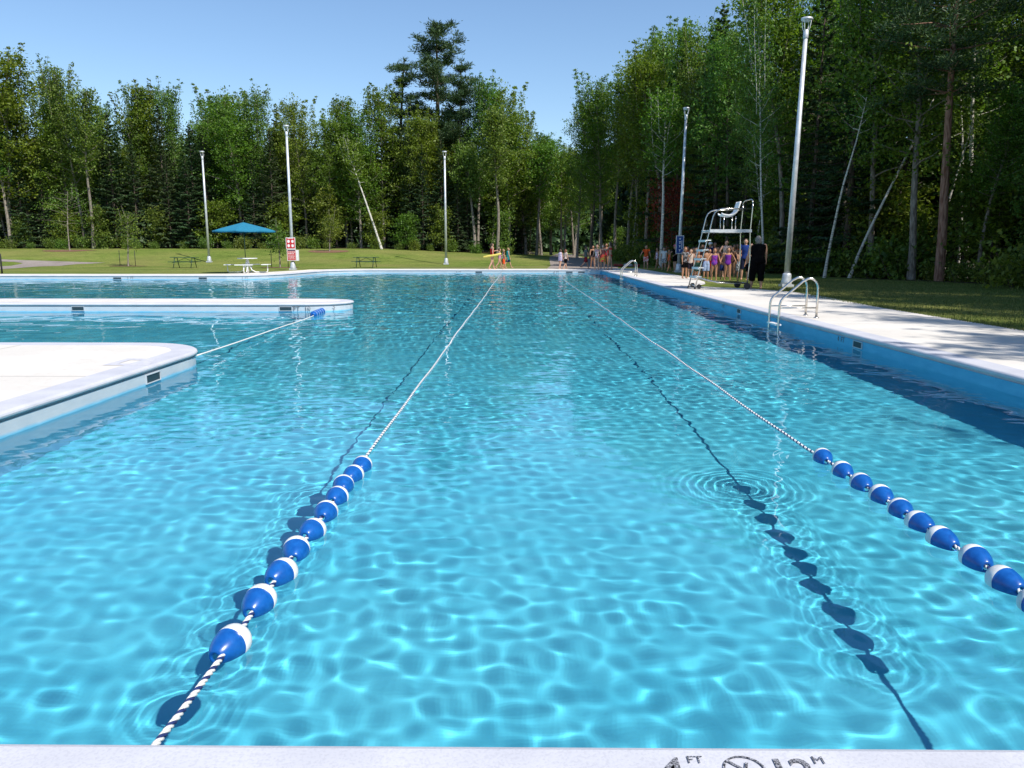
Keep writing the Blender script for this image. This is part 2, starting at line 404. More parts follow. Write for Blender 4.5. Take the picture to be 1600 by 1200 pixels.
def drape(name, poly, m, lift, res=1.6):
    """a sheet lying on the ground inside the polygon"""
    bm = bmesh.new(); vs = [bm.verts.new((p[0], p[1], 0)) for p in densify(list(poly)+[poly[0]], res)[:-1]]
    bm.faces.new(vs); bmesh.ops.triangulate(bm, faces=bm.faces[:])
    lo = [min(p[i] for p in poly) for i in (0, 1)]; hi = [max(p[i] for p in poly) for i in (0, 1)]
    for ax in (0, 1):
        src = gx_ if ax == 0 else gy_
        for q in src:
            if lo[ax] < q < hi[ax]:
                co = Vector((q, 0, 0)) if ax == 0 else Vector((0, q, 0)); no = Vector((1, 0, 0)) if ax == 0 else Vector((0, 1, 0))
                bmesh.ops.bisect_plane(bm, geom=bm.verts[:]+bm.edges[:]+bm.faces[:], plane_co=co, plane_no=no)
    for v in bm.verts:
        v.co.z = bilin(v.co.x, v.co.y)+lift
    for f in bm.faces:
        if f.normal.z < 0: f.normal_flip()
    me = bpy.data.meshes.new(name); bm.to_mesh(me); bm.free(); me.materials.append(m)
    return struct(link(bpy.data.objects.new(name, me)))
def bilin(x, y):
    i = min(max(np.searchsorted(gx_, x)-1, 0), len(gx_)-2); j = min(max(np.searchsorted(gy_, y)-1, 0), len(gy_)-2)
    u = (x-gx_[i])/(gx_[i+1]-gx_[i]); v = (y-gy_[j])/(gy_[j+1]-gy_[j])
    return (Zg[j, i]*(1-u)+Zg[j, i+1]*u)*(1-v)+(Zg[j+1, i]*(1-u)+Zg[j+1, i+1]*u)*v
G = lambda x, y: bilin(x, y)
wob = random.Random(3)
edge_left = [(-160, 86), (-90, 84.5), (-60, 84), (-45, 83.5), (-30, 84), (-18, 83), (-8, 84), (-2, 88), (1, 96), (2.5, 112)]
edge_right = [(9.5, 112), (8.6, 92), (9.2, 76), (11.5, 64), (13.5, 54), (14.8, 46), (15.2, 40), (16.4, 35), (18.4, 31), (19.0, 22), (18.5, 12), (19, 0), (20, -30)]
drape('forest_floor', [(-160, 300)]+edge_left+[(2.5, 300)], M_forest, .006)
drape('forest_floor', [(9.5, 300)]+edge_right+[(160, -30), (160, 300)], M_forest, .006)
drape('path', [(1.9, 53.9), (6.9, 53.9), (7.6, 60), (7.4, 70), (7.0, 84), (7.5, 98), (9.0, 125), (6, 125), (4.4, 98), (3.3, 84), (2.8, 72), (2.6, 64), (2.2, 58)], M_path, .012)
pp = [hit(*q) for q in ((-60, 404), (0, 405.5), (60, 407.5), (120, 409.5), (165, 411), (120, 413.2), (60, 416.5), (22, 419.5), (0, 421), (-60, 424), (-60, 419), (0, 416.4), (28, 414), (36, 411.6), (22, 409.8), (0, 409), (-60, 407.5))]
drape('path', [(q.x, q.y) for q in pp], M_path, .012)
drape('path', [(-9, 57.0), (-3, 58.2), (2.4, 60.4), (2.5, 61.2), (-3, 59.2), (-9, 57.7)], mottled('worn_grass', (.19, .165, .075), (.27, .235, .125), 3, .95), .010)

# ------------------------------------------------------------------ skimmers and wall markings
def skimmer(p, rz, label, w=.36):
    t = empty('skimmer_opening', p, rz, label, 'skimmer', 'skimmer openings in the pool wall')
    m = MB(); m.box((0, .004, 0), (w, .008, .09)); m.build('opening', M_slot, t)
    m = MB(); m.box((0, .009, .0505), (w+.024, .018, .011)); m.box((0, .009, -.0505), (w+.024, .018, .011)); m.box((-(w/2+.006), .009, 0), (.012, .018, .09)); m.box((w/2+.006, .009, 0), (.012, .018, .09)); m.build('frame', M_wall, t)
    return t
def wall_text(s, p, rz, size, label, m=None):
    if ' ' in s:
        t = empty('depth_marking', p, rz, label, 'marking'); w = len(s)*size*.62; x = -w/2
        for k in s.split(' '):
            o = wall_text(k, (0, 0, 0), 0, size, None, m); o.name = 'digit' if k[0].isdigit() else 'unit'; o.parent = t
            for q in ('label', 'category'):
                if q in o: del o[q]
            o.location = (x+len(k)*size*.31, 0, 0); x += (len(k)+.7)*size*.62
        return t
    cu = bpy.data.curves.new('txt', 'FONT'); cu.body = s; cu.size = size; cu.align_x = 'CENTER'; cu.extrude = .0015
    o = bpy.data.objects.new('depth_marking', cu); link(o); o.data.materials.append(m or M_paint)
    dg = bpy.context.evaluated_depsgraph_get(); me = bpy.data.meshes.new_from_object(o.evaluated_get(dg))
    bpy.data.objects.remove(o); me.name = 'depth_marking'
    o = link(bpy.data.objects.new('depth_marking', me)); o.location = p; o.rotation_euler = (PI/2, 0, rz)
    if not me.materials: me.materials.append(m or M_paint)
    return tag(o, label, 'marking') if label else o
# walls facing the camera (normal -y): rz = PI turns +y frame offset to -y
for px, lab in ((145, 'small dark skimmer opening in the far wall at the far left'), (287, 'dark skimmer opening in the far wall below the dark picnic table by the lamp'), (745, 'dark skimmer opening in the far wall near the yellow rescue tube'), (895, 'darker of two neighbouring skimmer slots in the far wall below the walking children'), (915, 'paler of two neighbouring skimmer slots in the far wall below the boy in grey')):
    Yw = 40.1 if px < 400 else FY
    p = at_y(px, 0, Yw); skimmer((p.x, Yw-.002, -.15), PI, lab, .42)
for px, lab in ((75, 'skimmer opening in the peninsula wall near the left edge'), (422, 'skimmer opening in the peninsula wall beside the 3FT 10 marking')):
    p = at_y(px, 0, 19.35); skimmer((p.x, 19.348, -.135), PI, lab, .30)
skimmer((LX+.002, 8.95, -.15), -PI/2, 'skimmer opening in the side of the near left deck', .34)
for yy, lab in ((12.2, 'skimmer opening in the shaded right wall nearest the camera'), (18.9, 'skimmer opening in the shaded right wall between the ladders')):
    skimmer((RX-.002, yy, -.15), PI/2, lab, .30)
wall_text('3FT 10', (at_y(447, 0, 19.35).x, 19.345, -.185), 0, .16, 'black 3FT 10 depth marking on the peninsula wall')
wall_text('4 FT', (RX-.004, 12.85, -.185), -PI/2, .13, 'faint 4 FT marking on the shaded right pool wall')
wall_text('4 FT', (RX-.004, 20.4, -.185), -PI/2, .13, 'faint 4 FT marking on the right wall before the lifeguard chair')
wall_text('2', (-4.72, 19.59, -.19), R_(44), .15, 'small number on the rounded end of the peninsula')
for px, s, lab in ((167, '3 FT', 'faint 3 FT marking in the far left wall beside a skimmer'), (357, '3 FT', 'faint 3 FT marking on the far wall below the white table')):
    wall_text(s, (at_y(px, 0, 40.1).x, 40.096, -.19), 0, .16, lab)
for px, s, lab in ((712, '4 FT', 'faint 4 FT marking on the far wall below the lone lamp post'), (874, '4 FT', 'faint 4 FT marking on the far wall at the right lane rope')):
    wall_text(s, (at_y(px, 0, FY).x, FY-.004, -.19), 0, .16, lab)
# depth lettering painted on the near coping
def deck_text(s, x, y, size, m=M_paint, bold=0, sx=1):
    cu = bpy.data.curves.new('txt', 'FONT'); cu.body = s; cu.size = size; cu.offset = bold
    o = bpy.data.objects.new('x', cu); link(o); dg = bpy.context.evaluated_depsgraph_get()
    me = bpy.data.meshes.new_from_object(o.evaluated_get(dg)); bpy.data.objects.remove(o)
    me.materials.clear(); me.materials.append(m)
    o = link(bpy.data.objects.new('lettering', me)); o.location = (x, y, .0065); o.scale = (sx, 1, 1)
    return o
pm = empty('depth_marking', (.6, 1.80, .003), 0, 'black 4 FT and 1.2 M lettering with a no diving symbol on the coping', 'marking')
for s, x, y, sz, b, nm in (('4', .375, 1.772, .125, .0018, 'digit'), ('FT', .449, 1.838, .042, 0, 'unit'), ('1', .656, 1.770, .125, .0018, 'digit'), ('.', .703, 1.770, .11, .001, 'point'), ('2', .716, 1.770, .125, .0018, 'digit'), ('M', .783, 1.838, .044, 0, 'unit')):
    o = deck_text(s, x, y, sz, bold=b); o.name = nm; o.parent = pm; o.matrix_parent_inverse = Matrix.Translation((-.6, -1.80, -.003))
m = MB(); N = 40; cx, cy = .594, 1.812
vs = []; 
for k in range(N):
    a = 2*PI*k/N
    for r in (.0565, .050): vs.append((cx+r*math.cos(a)-.6, cy+r*math.sin(a)-1.8, .0035))
m.add(vs, [(2*k, 2*((k+1) % N), 2*((k+1) % N)+1, 2*k+1) for k in range(N)], 0, False)
m.build('circle', M_paint, pm)
def flat_bar(m, a, b, w, z):
    a = Vector((*a, z)); b = Vector((*b, z)); d = (b-a).normalized(); n = Vector((-d.y, d.x, 0))*w/2
    m.add([a-n, b-n, b+n, a+n], [(0, 1, 2, 3)], 0, False)
m = MB(); flat_bar(m, (-.042, .046), (.030, -.026), .008, .0040); m.build('slash', M_paint, pm)
m = MB(); flat_bar(m, (.006, .040), (-.006, .006), .008, .0045); flat_bar(m, (-.006, .008), (-.020, -.022), .011, .0050); flat_bar(m, (-.010, .004), (.016, -.008), .006, .0054); m.build('diver', M_paint, pm)
# grey frame painted on the left deck
mb = MB(); q = [at(160, 571), at(200, 560), at(243, 561), at(232, 571)]
mm_ = [Vector((p.x, p.y, .004)) for p in q]; cc = sum(mm_, Vector())/4
inn = [cc+(p-cc)*.5 for p in mm_]; inn = [Vector((p.x, p.y, .004)) for p in inn]
mb.add(mm_+inn, [(i, (i+1) % 4, 4+(i+1) % 4, 4+i) for i in range(4)], 0, False)
tag(mb.build('painted_marking', M_paintgrey), 'grey painted frame on the near left deck close to its rounded corner', 'marking')

# ------------------------------------------------------------------ ropes
def twisted(pts, r, pitch, name, parent, strands=3, per=9):
    """laid rope: white strands with one navy"""
    L = [0]; P = [Vector(p) for p in pts]
    for a, b in zip(P[:-1], P[1:]): L.append(L[-1]+(b-a).length)
    tot = L[-1]; n = int(tot/pitch*per); j = 0
    lines = [[] for _ in range(strands)]
    for i in range(n+1):
        s = tot*i/n
        while j < len(L)-2 and s > L[j+1]: j += 1
        u = (s-L[j])/(L[j+1]-L[j]); p = P[j].lerp(P[j+1], u); d = (P[j+1]-P[j]).normalized()
        U = Vector((0, 0, 1)); U = (U-d*U.dot(d)).normalized(); W = d.cross(U)
        for k in range(strands):
            a = 2*PI*(s/pitch+k/strands); lines[k].append(p+(U*math.cos(a)+W*math.sin(a))*r*.52)
    m = MB()
    for k in range(strands): m.tube(lines[k], r*.56, 6, 1 if k == 0 else 0)
    return m.build(name, [M_ropew, M_ropeb], parent)
def float_mesh():
    m = MB(); prof = [(-.088, .014), (-.092, .019), (-.093, .026), (-.086, .033), (-.074, .042), (-.055, .0525), (-.032, .0615), (-.008, .0670), (.008, .0690), (.0085, .0698), (.028, .0700), (.046, .0685), (.064, .062), (.078, .051), (.088, .037), (.093, .023), (.094, .014)]
    n = 28; vs = [(r*math.cos(2*PI*k/n), y, r*math.sin(2*PI*k/n)) for y, r in prof for k in range(n)]
    for i in range(len(prof)-1):
        fs = [(i*n+k, (i+1)*n+k, (i+1)*n+(k+1) % n, i*n+(k+1) % n) for k in range(n)]
        b = len(m.v)
        if i == 0: m.v += vs
        for f in fs: m.f.append(f); m.mi.append(1 if i >= 9 else 0); m.sm.append(True)
    return m.mesh('float', [M_blue_float, M_wfloat])
FM = float_mesh(); rr = random.Random(8)
def lane(fl, start, x, yend, label, wob_a):
    t = empty('lane_rope', (x, NY, WZ), 0, label, 'lane rope', 'lane ropes running down the pool')
    inv = Vector((x, NY, WZ))
    near = sorted(fl, key=lambda q: q[1])
    pts = [Vector(start)]
    pts += [Vector((start[0]*.6+near[0][0]*.4, start[1]*.6+near[0][1]*.4, start[2]*.55+(WZ+.02)*.45))]
    for q in near: pts.append(Vector((q[0], q[1], WZ+.026)))
    y = near[-1][1]+.3
    while y < 13: pts.append(Vector((x+wob_a*math.sin(y*.7)*.4, y, WZ+.010+.006*math.sin(y*2.3)))); y += .45
    twisted([p-inv for p in pts], .0115, .075, 'rope', t)
    m = MB(); p2 = [pts[-1]-inv]
    while y < yend: p2.append(Vector((x+wob_a*math.sin(y*.33), y, WZ+.012+.006*math.sin(y*2.3)))-inv); y += .6
    p2.append(Vector((x, yend, -.12))-inv)
    m.tube(p2, .0125, 6); m.build('rope', M_ropes, t)
    for ch in t.children: ch.visible_transmission = False
    for q in near:
        o = bpy.data.objects.new('float', FM); link(o); o.parent = t; o.visible_transmission = False   # else the sun probe under water casts a second, unrefracted shadow
        o.location = Vector((q[0]+rr.uniform(-.006, .006), q[1], WZ+.024+rr.uniform(-.003, .003)))-inv
        o.rotation_euler = (R_(rr.uniform(-8, 6)), R_(rr.uniform(0, 360)), R_(rr.uniform(-9, 9)))
    m = MB(); m.tube([Vector(start)+Vector((0, -.05, 0))-inv, Vector(start)+Vector((0, .02, 0))-inv], .022, 10); m.build('anchor_ring', M_steel, t)
    return t
lane(FLOATS_L, (-1.105, NY+.03, -.13), -1.16, FY, 'left lane rope of blue and white floats, its striped end reaching the near edge', .012)
lane(FLOATS_R, (2.30, NY+.03, -.13), 2.28, FY, 'right lane rope whose blue and white floats run out at the right', .015)
# side rope across the mouth of the left bay
t = empty('lane_rope', (LX, 10.4, WZ), 0, 'thin white rope with a few blue floats from the rounded deck corner to the peninsula', 'rope')
inv = Vector((LX, 10.4, WZ)); A = Vector((-4.42, 10.40, -.09)); B = Vector((-4.95, 19.3, -.16))
m = MB(); pts = []
for i in range(41):
    u = i/40; p = A.lerp(B, u); p.z = max(WZ+.012, A.z-.16*u) if u < .9 else WZ+.012+(u-.9)*.3; p.x += .015*math.sin(u*9)
    pts.append(p-inv)
m.tube(pts, .011, 8); m.build('rope', M_ropew, t)
for k in range(5):
    u = .88+.028*k; p = A.lerp(B, u); o = bpy.data.objects.new('float', FM); link(o); o.parent = t; o.location = Vector((p.x, p.y, WZ+.03))-inv; o.rotation_euler = (0, k, R_(4)); o.scale = (1.25, .95, 1.25)

# ------------------------------------------------------------------ pool ladders
def ladder(y0, label):
    t = empty('pool_ladder', (RX, y0, 0), 0, label, 'pool ladder', 'steel grab rail ladders on the right side')
    for s in (0, .58):
        pr = [(.50, 0), (.50, .56)]
        pr += [(.50-.17*(1-math.cos(a)), .56+.22*math.sin(a)) for a in [R_(q) for q in range(15, 121, 15)]]
        e = pr[-1]; pr += [(e[0]-.05, e[1]-.025), (-.17, .40), (-.215, .34), (-.235, .27), (-.24, .18), (-.24, -.22), (-.24, -.95), (-.21, -1.05), (-.12, -1.10), (-.02, -1.11)]
        m = MB(); m.tube([(a, s, b) for a, b in pr], .0235, 12); m.build('rail', M_steel, t)
        m = MB(); m.tube([(-.24, s, .20), (.50, s, .20)], .012, 8); m.build('crossbar', M_steel, t)
        m = MB(); m.tube([(.50, s, .001), (.50, s, .012), (.50, s, .026)], [.052, .050, .030], 16); m.build('foot_plate', M_steel, t)
    for z in (-.14, -.42, -.70, -.98):
        m = MB(); m.box((-.235, .29, z), (.11, .56, .030)); m.build('step', M_wplastic, t)
    return t
ladder(15.30, 'nearer steel ladder with two arched grab rails on the right deck')
ladder(38.9, 'farther steel ladder with arched grab rails near the far right corner')

# ------------------------------------------------------------------ lamp posts
def lamp(p, label, h=9.15, head=True):
    t = empty('lamp_post', p, 0, label, 'lamp post', 'tall pool lamp posts')
    m = MB(); m.box((0, 0, .05), (.42, .42, .10)); m.tube([(0, 0, .10), (0, 0, .18), (0, 0, .30), (0, 0, .44), (0, 0, .50)], [.20, .19, .165, .155, .13], 16); m.build('base', M_galv, t)
    m = MB(); m.tube([(0, 0, .48), (0, 0, h*.5), (0, 0, h-.62)], [.105, .088, .070], 18); m.build('pole', M_galv, t)
    m = MB(); m.tube([(0, 0, h-.63), (0, 0, h-.60), (0, 0, h-.36), (0, 0, h-.33)], [.075, .088, .092, .05], 16)
    m.build('collar', M_galv, t)
    for k in range(4):
        a = PI/4+k*PI/2; c, s_ = math.cos(a), math.sin(a)
        m = MB(); m.tube([(.07*c, .07*s_, h-.42), (.13*c, .13*s_, h-.28), (.155*c, .155*s_, h-.12), (.165*c, .165*s_, h-.02)], .013, 6); m.build('arm', M_white, t)
    m = MB(); m.tube([(0, 0, h-.035), (0, 0, h-.03), (0, 0, h+.01), (0, 0, h+.05), (0, 0, h+.06)], [.16, .195, .20, .18, .07], 24); m.build('lamp_head', M_galv, t)
    m = MB(); m.tube([(0, 0, h-.036), (0, 0, h-.06)], [.15, .13], 16); m.build('lamp_lens', M_wplastic, t)
    return t
def sol(px, py):
    h = hit(px, py); return h if h else at(px, py)
def on_y(px, Y):
    x = at_y(px, 400, Y).x; return Vector((x, Y, G(x, Y)))
LP = [on_y(1231, 28.3), on_y(1061, 46.2), on_y(697, 65.5), on_y(457, 51.4), on_y(326.5, 66.5)]
lamp(LP[0], 'nearest and tallest-looking grey lamp post on the right, behind the near ladder').rotation_euler.y = R_(1.0)
lamp(LP[1], 'grey lamp post with a blue sign standing among the crowd of children', 9.3).rotation_euler.y = R_(.7)
lamp(LP[2], 'lone white lamp post on the lawn in front of the pine, left of the lifeguard')
lamp(LP[3], 'white lamp post carrying two red signs beside the far left deck')
lamp(LP[4], 'white lamp post on the lawn left of the teal umbrella')
# signs
def sign(p, w, h, rz, label, face, kind):
    t = empty('sign', p, rz, label, 'sign')
    m = MB(); m.box((0, 0, 0), (w, .02, h)); m.build('board', M_white, t)
    m = MB(); m.box((0, -.012, 0), (w-.07, .006, h-.07)); m.build('face', face, t)
    m = MB()
    if kind == 'four':
        for sx in (-1, 1):
            for sz in (-1, 1):
                n = 18; c = (sx*w*.21, -.0175, sz*h*.19-.02)
                m.add([(c[0]+.085*math.cos(2*PI*k/n), c[1], c[2]+.10*math.sin(2*PI*k/n)) for k in range(n)], [tuple(range(n))], 0, False)
        m.box((0, -.017, h*.42), (w*.6, .003, .03))
    elif kind == 'text':
        rnd = random.Random(5)
        for r, z in enumerate((.20, .10, 0, -.09, -.17, -.25)):
            x = -w*.36
            while x < w*.32:
                l = rnd.uniform(.04, .11); m.box((x+l/2, -.0175, z), (l, .003, .045 if r < 2 else .03)); x += l+.025
    else:
        for z, hh in ((.33, .10), (.12, .16), (-.10, .12), (-.33, .12)):
            m.box((0, -.0175, z), (.05, .003, hh)); m.box((.0, -.0178, z+hh*.3), (.11, .003, .035))
        m.box((.115, -.0175, -.02), (.035, .003, .52))
    m.build('markings', M_white, t)
    return t
b = LP[3]
s1 = sign((b.x-.03, b.y-.18, b.z+1.74), .62, .74, 0, 'upper red sign with four white round symbols on the lamp post', M_signred, 'four')
s2 = sign((b.x+.0, b.y-.18, b.z+.97), .60, .74, 0, 'lower red sign with pale lettering and a dark title band on the lamp post', M_signred, 'text')
m = MB(); m.box((0, -.0165, .30), (.50, .004, .07)); m.build('title_band', M_signdark, s2)
m = MB(); m.box((.36, .10, -.02), (.14, .22, .70)); m.build('side_box', M_white, s2)
b = LP[1]
sign((b.x-.02, b.y-.19, b.z+1.62), .46, 1.05, 0, 'tall narrow blue sign with white symbols on the lamp post among the children', M_signblue, 'tall')

# ------------------------------------------------------------------ picnic tables
def picnic(p, rz, label):
    t = empty('picnic_table', p, rz, label, 'picnic table')
    m = MB()
    for k in range(5): m.box((0, -.30+.15*k, .755), (1.85, .135, .035))
    m.build('tabletop', M_green, t)
    for s in (-1, 1):
        m = MB()
        for k in (0, 1): m.box((0, s*(.68+.14*k-.07), .445), (1.85, .125, .035))
        m.build('bench', M_green, t)
    for s in (-1, 1):
        m = MB(); x = s*.62
        m.tube([(x, -.74, .42), (x, .74, .42)], .025, 8); m.tube([(x, -.34, .73), (x, .34, .73)], .025, 8)
        for q in (-1, 1): m.tube([(x, q*.26, .73), (x, q*.45, .30), (x, q*.62, .0)], .028, 8)
        m.build('frame', M_green, t)
    m = MB(); m.tube([(-.62, 0, .42), (0, 0, .72), (.62, 0, .42)], .016, 6); m.build('brace', M_green, t)
    return t
picnic(on_y(288, 56.6), R_(4), 'dark green picnic table on the lawn left of the umbrella')
picnic(on_y(572, 58.0), R_(-3), 'dark green picnic table on the lawn left of the lone lamp post')
p = on_y(386, 44.2)
t = empty('round_picnic_table', (p.x, 44.2, 0), 0, 'white pedestal picnic table with fixed seats on the edge of the far deck', 'picnic table')
m = MB(); m.tube([(0, 0, .80), (0, 0, .81), (0, 0, .845), (0, 0, .85)], [.56, .58, .58, .56], 8); m.build('tabletop', M_white, t)
m = MB(); m.tube([(0, 0, .0), (0, 0, .80)], .055, 12); m.build('pedestal', M_white, t)
for k in range(4):
    a = k*PI/2+R_(8); c, s_ = math.cos(a), math.sin(a)
    m = MB(); m.tube([(.05*c, .05*s_, .74), (.10*c, .10*s_, .45), (.22*c, .22*s_, .18), (.42*c, .42*s_, .06), (.70*c, .70*s_, .05), (1.05*c, 1.05*s_, .05), (1.10*c, 1.10*s_, .10), (1.10*c, 1.10*s_, .46)], .028, 8); m.build('seat_arm', M_white, t)
    m = MB(); m.box((1.02*c, 1.02*s_, .475), (.38, .95, .04), 0, a); m.build('seat', M_white, t)
t = empty('umbrella', (p.x-.1, 44.2, .86), 0, 'teal patio umbrella open over the white picnic table', 'umbrella')
m = MB(); m.tube([(0, 0, -.03), (0, 0, 2.0)], .022, 10); m.tube([(0, 0, 1.95), (0, 0, 2.06), (0, 0, 2.10)], [.03, .03, .01], 10); m.build('pole', M_green, t)
n = 8; vs = [(0, 0, 1.98)]
RU = 1.75
for ring, (rf, z) in enumerate(((.35, 1.82), (.7, 1.66), (1.0, 1.50))):
    for k in range(n*4):
        a = 2*PI*k/(n*4)+.1; q = (k % 4)/4; sag = 1-.05*math.sin(PI*q); vs.append((RU*rf*sag*math.cos(a), RU*rf*sag*math.sin(a), z-(.03*math.sin(PI*q))*rf))
fs = [(0, 1+k, 1+(k+1) % (4*n)) for k in range(4*n)]
for r in range(2): fs += [(1+r*32+k, 1+(r+1)*32+k, 1+(r+1)*32+(k+1) % 32, 1+r*32+(k+1) % 32) for k in range(32)]
m = MB(); m.add(vs, fs, 0, False)
b0 = 1+64; vs2 = [vs[b0+k] for k in range(32)]+[(vs[b0+k][0], vs[b0+k][1], vs[b0+k][2]-.06) for k in range(32)]
m.add(vs2, [(k, 32+k, 32+(k+1) % 32, (k+1) % 32) for k in range(32)], 0, False)
o = m.build('canopy', M_tealfab, t); sm = o.modifiers.new('s', 'SOLIDIFY'); sm.thickness = .006
for k in range(8):
    a = 2*PI*k/8+.1; m = MB(); m.tube([(0, 0, 1.93), (RU*.98*math.cos(a), RU*.98*math.sin(a), 1.475)], .008, 5); m.build('rib', M_green, t)
m = MB(); m.tube([(0, 0, 0), (0, 0, 1.05), (0, 0, 1.12)], [.045, .045, .02], 10)
q = at(2, 428); o = m.build('bollard', M_black); o.location = (q.x-.15, q.y+.3, 0); tag(o, 'black post at the far left edge of the lawn', 'post')

# ------------------------------------------------------------------ lifeguard chair
t = empty('lifeguard_chair', (6.0, 26.35, 0), 0, 'tall steel lifeguard chair on wheels on the right deck', 'lifeguard chair')
W_ = 1.15
def lg(pts, r=.022, nm='frame_tube', m_=M_steel, n=10):
    m = MB(); m.tube(pts, r, n); return m.build(nm, m_, t)
for y in (.10, W_-.05):
    lg([(0, y, .02), (.22, y, 1.0), (.42, y, 1.95), (.52, y, 2.42), (.58, y, 2.56), (.68, y, 2.64), (.82, y, 2.68), (1.78, y, 2.68)], nm='ladder_rail')
for y, dx in ((.0, 0), (W_, 0)):
    lg([(1.74, y, .12), (1.80, y, 1.0), (1.76, y, 1.9), (1.80, y, 2.68), (1.80, y, 2.86)], nm='back_post')
lg([(1.80, 0, 2.86), (1.80, .06, 2.95), (1.80, .2, 2.99), (1.80, W_-.2, 2.99), (1.80, W_-.06, 2.95), (1.80, W_, 2.86)], nm='back_rail')
lg([(.10, .10, .40), (.75, .0, .22), (1.74, .0, .20)], nm='base_rail'); lg([(.10, W_-.05, .40), (.75, W_, .22), (1.74, W_, .20)], nm='base_rail')
lg([(1.74, 0, .20), (1.74, W_, .20)], nm='base_rail'); lg([(.02, .1, .12), (.02, W_-.05, .12)], nm='base_rail')
for z in (.42, .72, 1.02, 1.32, 1.64):
    x = .215*z/1.0+.01
    m = MB(); m.box((x+.02, W_/2, z), (.19, W_-.16, .03)); m.box((x-.07, W_/2, z-.02), (.02, W_-.16, .07)); m.build('step', M_wplastic, t)
m = MB(); m.box((1.10, W_/2, 1.95), (1.36, W_-.06, .04)); m.box((1.10, -.02, 1.95), (1.40, .03, .10)); m.box((1.10, W_+.02, 1.95), (1.40, .03, .10)); m.build('platform', M_galv, t)
for x in (.95, 1.35):
    for y in (.35, .80): lg([(x, y, 1.97), (x, y, 2.44)], .017, 'seat_support')
m = MB()
prof = [(.86, 2.50), (.92, 2.46), (1.10, 2.43), (1.26, 2.46), (1.36, 2.54), (1.42, 2.66), (1.47, 2.84), (1.50, 2.94)]
n = len(prof); vs = []
for j, y in enumerate((-.24, -.20, -.08, .08, .20, .24)):
    lift = .07 if abs(y) > .22 else (.015 if abs(y) > .15 else 0)
    for x, z in prof: vs.append((x-(.04 if z > 2.6 and abs(y) > .22 else 0), W_/2+y, z+(lift if z < 2.6 else 0)))
fs = [(j*n+i, j*n+i+1, (j+1)*n+i+1, (j+1)*n+i) for j in range(5) for i in range(n-1)]
m.add(vs, fs, 0, True); o = m.build('seat', M_wplastic, t); sm = o.modifiers.new('s', 'SOLIDIFY'); sm.thickness = .022
for y in (-.02, W_+.02):
    m = MB(); m.tube([(1.74, y-.03, .11), (1.74, y-.028, .11), (1.74, y+.028, .11), (1.74, y+.03, .11)], [.09, .11, .11, .09], 18); m.build('wheel', M_black, t)
for y in (.10, W_-.05):
    m = MB(); m.tube([(.0, y, 0), (.0, y, .05)], .035, 10); m.build('foot', M_black, t)
    m = MB(); m.tube([(.14, y-.02, .09), (.14, y+.02, .09)], .08, 14); m.build('wheel', M_black, t)

# ------------------------------------------------------------------ trees
def leaf_quads(cen, size, rs, up=.35, elong=.6, dirs=None):
    N = len(cen); a = rs.normal(size=(N, 3)); 
    if dirs is not None: a = dirs+.25*a
    a /= np.linalg.norm(a, axis=1)[:, None]+1e-9
    nrm = rs.normal(size=(N, 3)); nrm[:, 2] += up*3; nrm -= a*(nrm*a).sum(1)[:, None]; nrm /= np.linalg.norm(nrm, axis=1)[:, None]+1e-9
    b = np.cross(nrm, a); s = (size*rs.uniform(.6, 1.25, N))[:, None]
    a = a*s*.5; b = b*s*.5*elong
    co = np.stack([cen-a, cen-b-a*.1, cen+a, cen+b-a*.1], 1).reshape(-1, 3)
    return co
def crown_mesh(name, co, m):
    q = np.arange(len(co)).reshape(-1, 4); return np_mesh(name, co, q, m, False)
def polyp(p0, d, L, n, bend, rs, wig=.08):
    pts = [np.array(p0, float)]; d = np.array(d, float); d /= np.linalg.norm(d)
    for i in range(n):
        d = d+np.array([0, 0, bend/n])+rs.normal(size=3)*wig; d /= np.linalg.norm(d); pts.append(pts[-1]+d*L/n)
    return pts
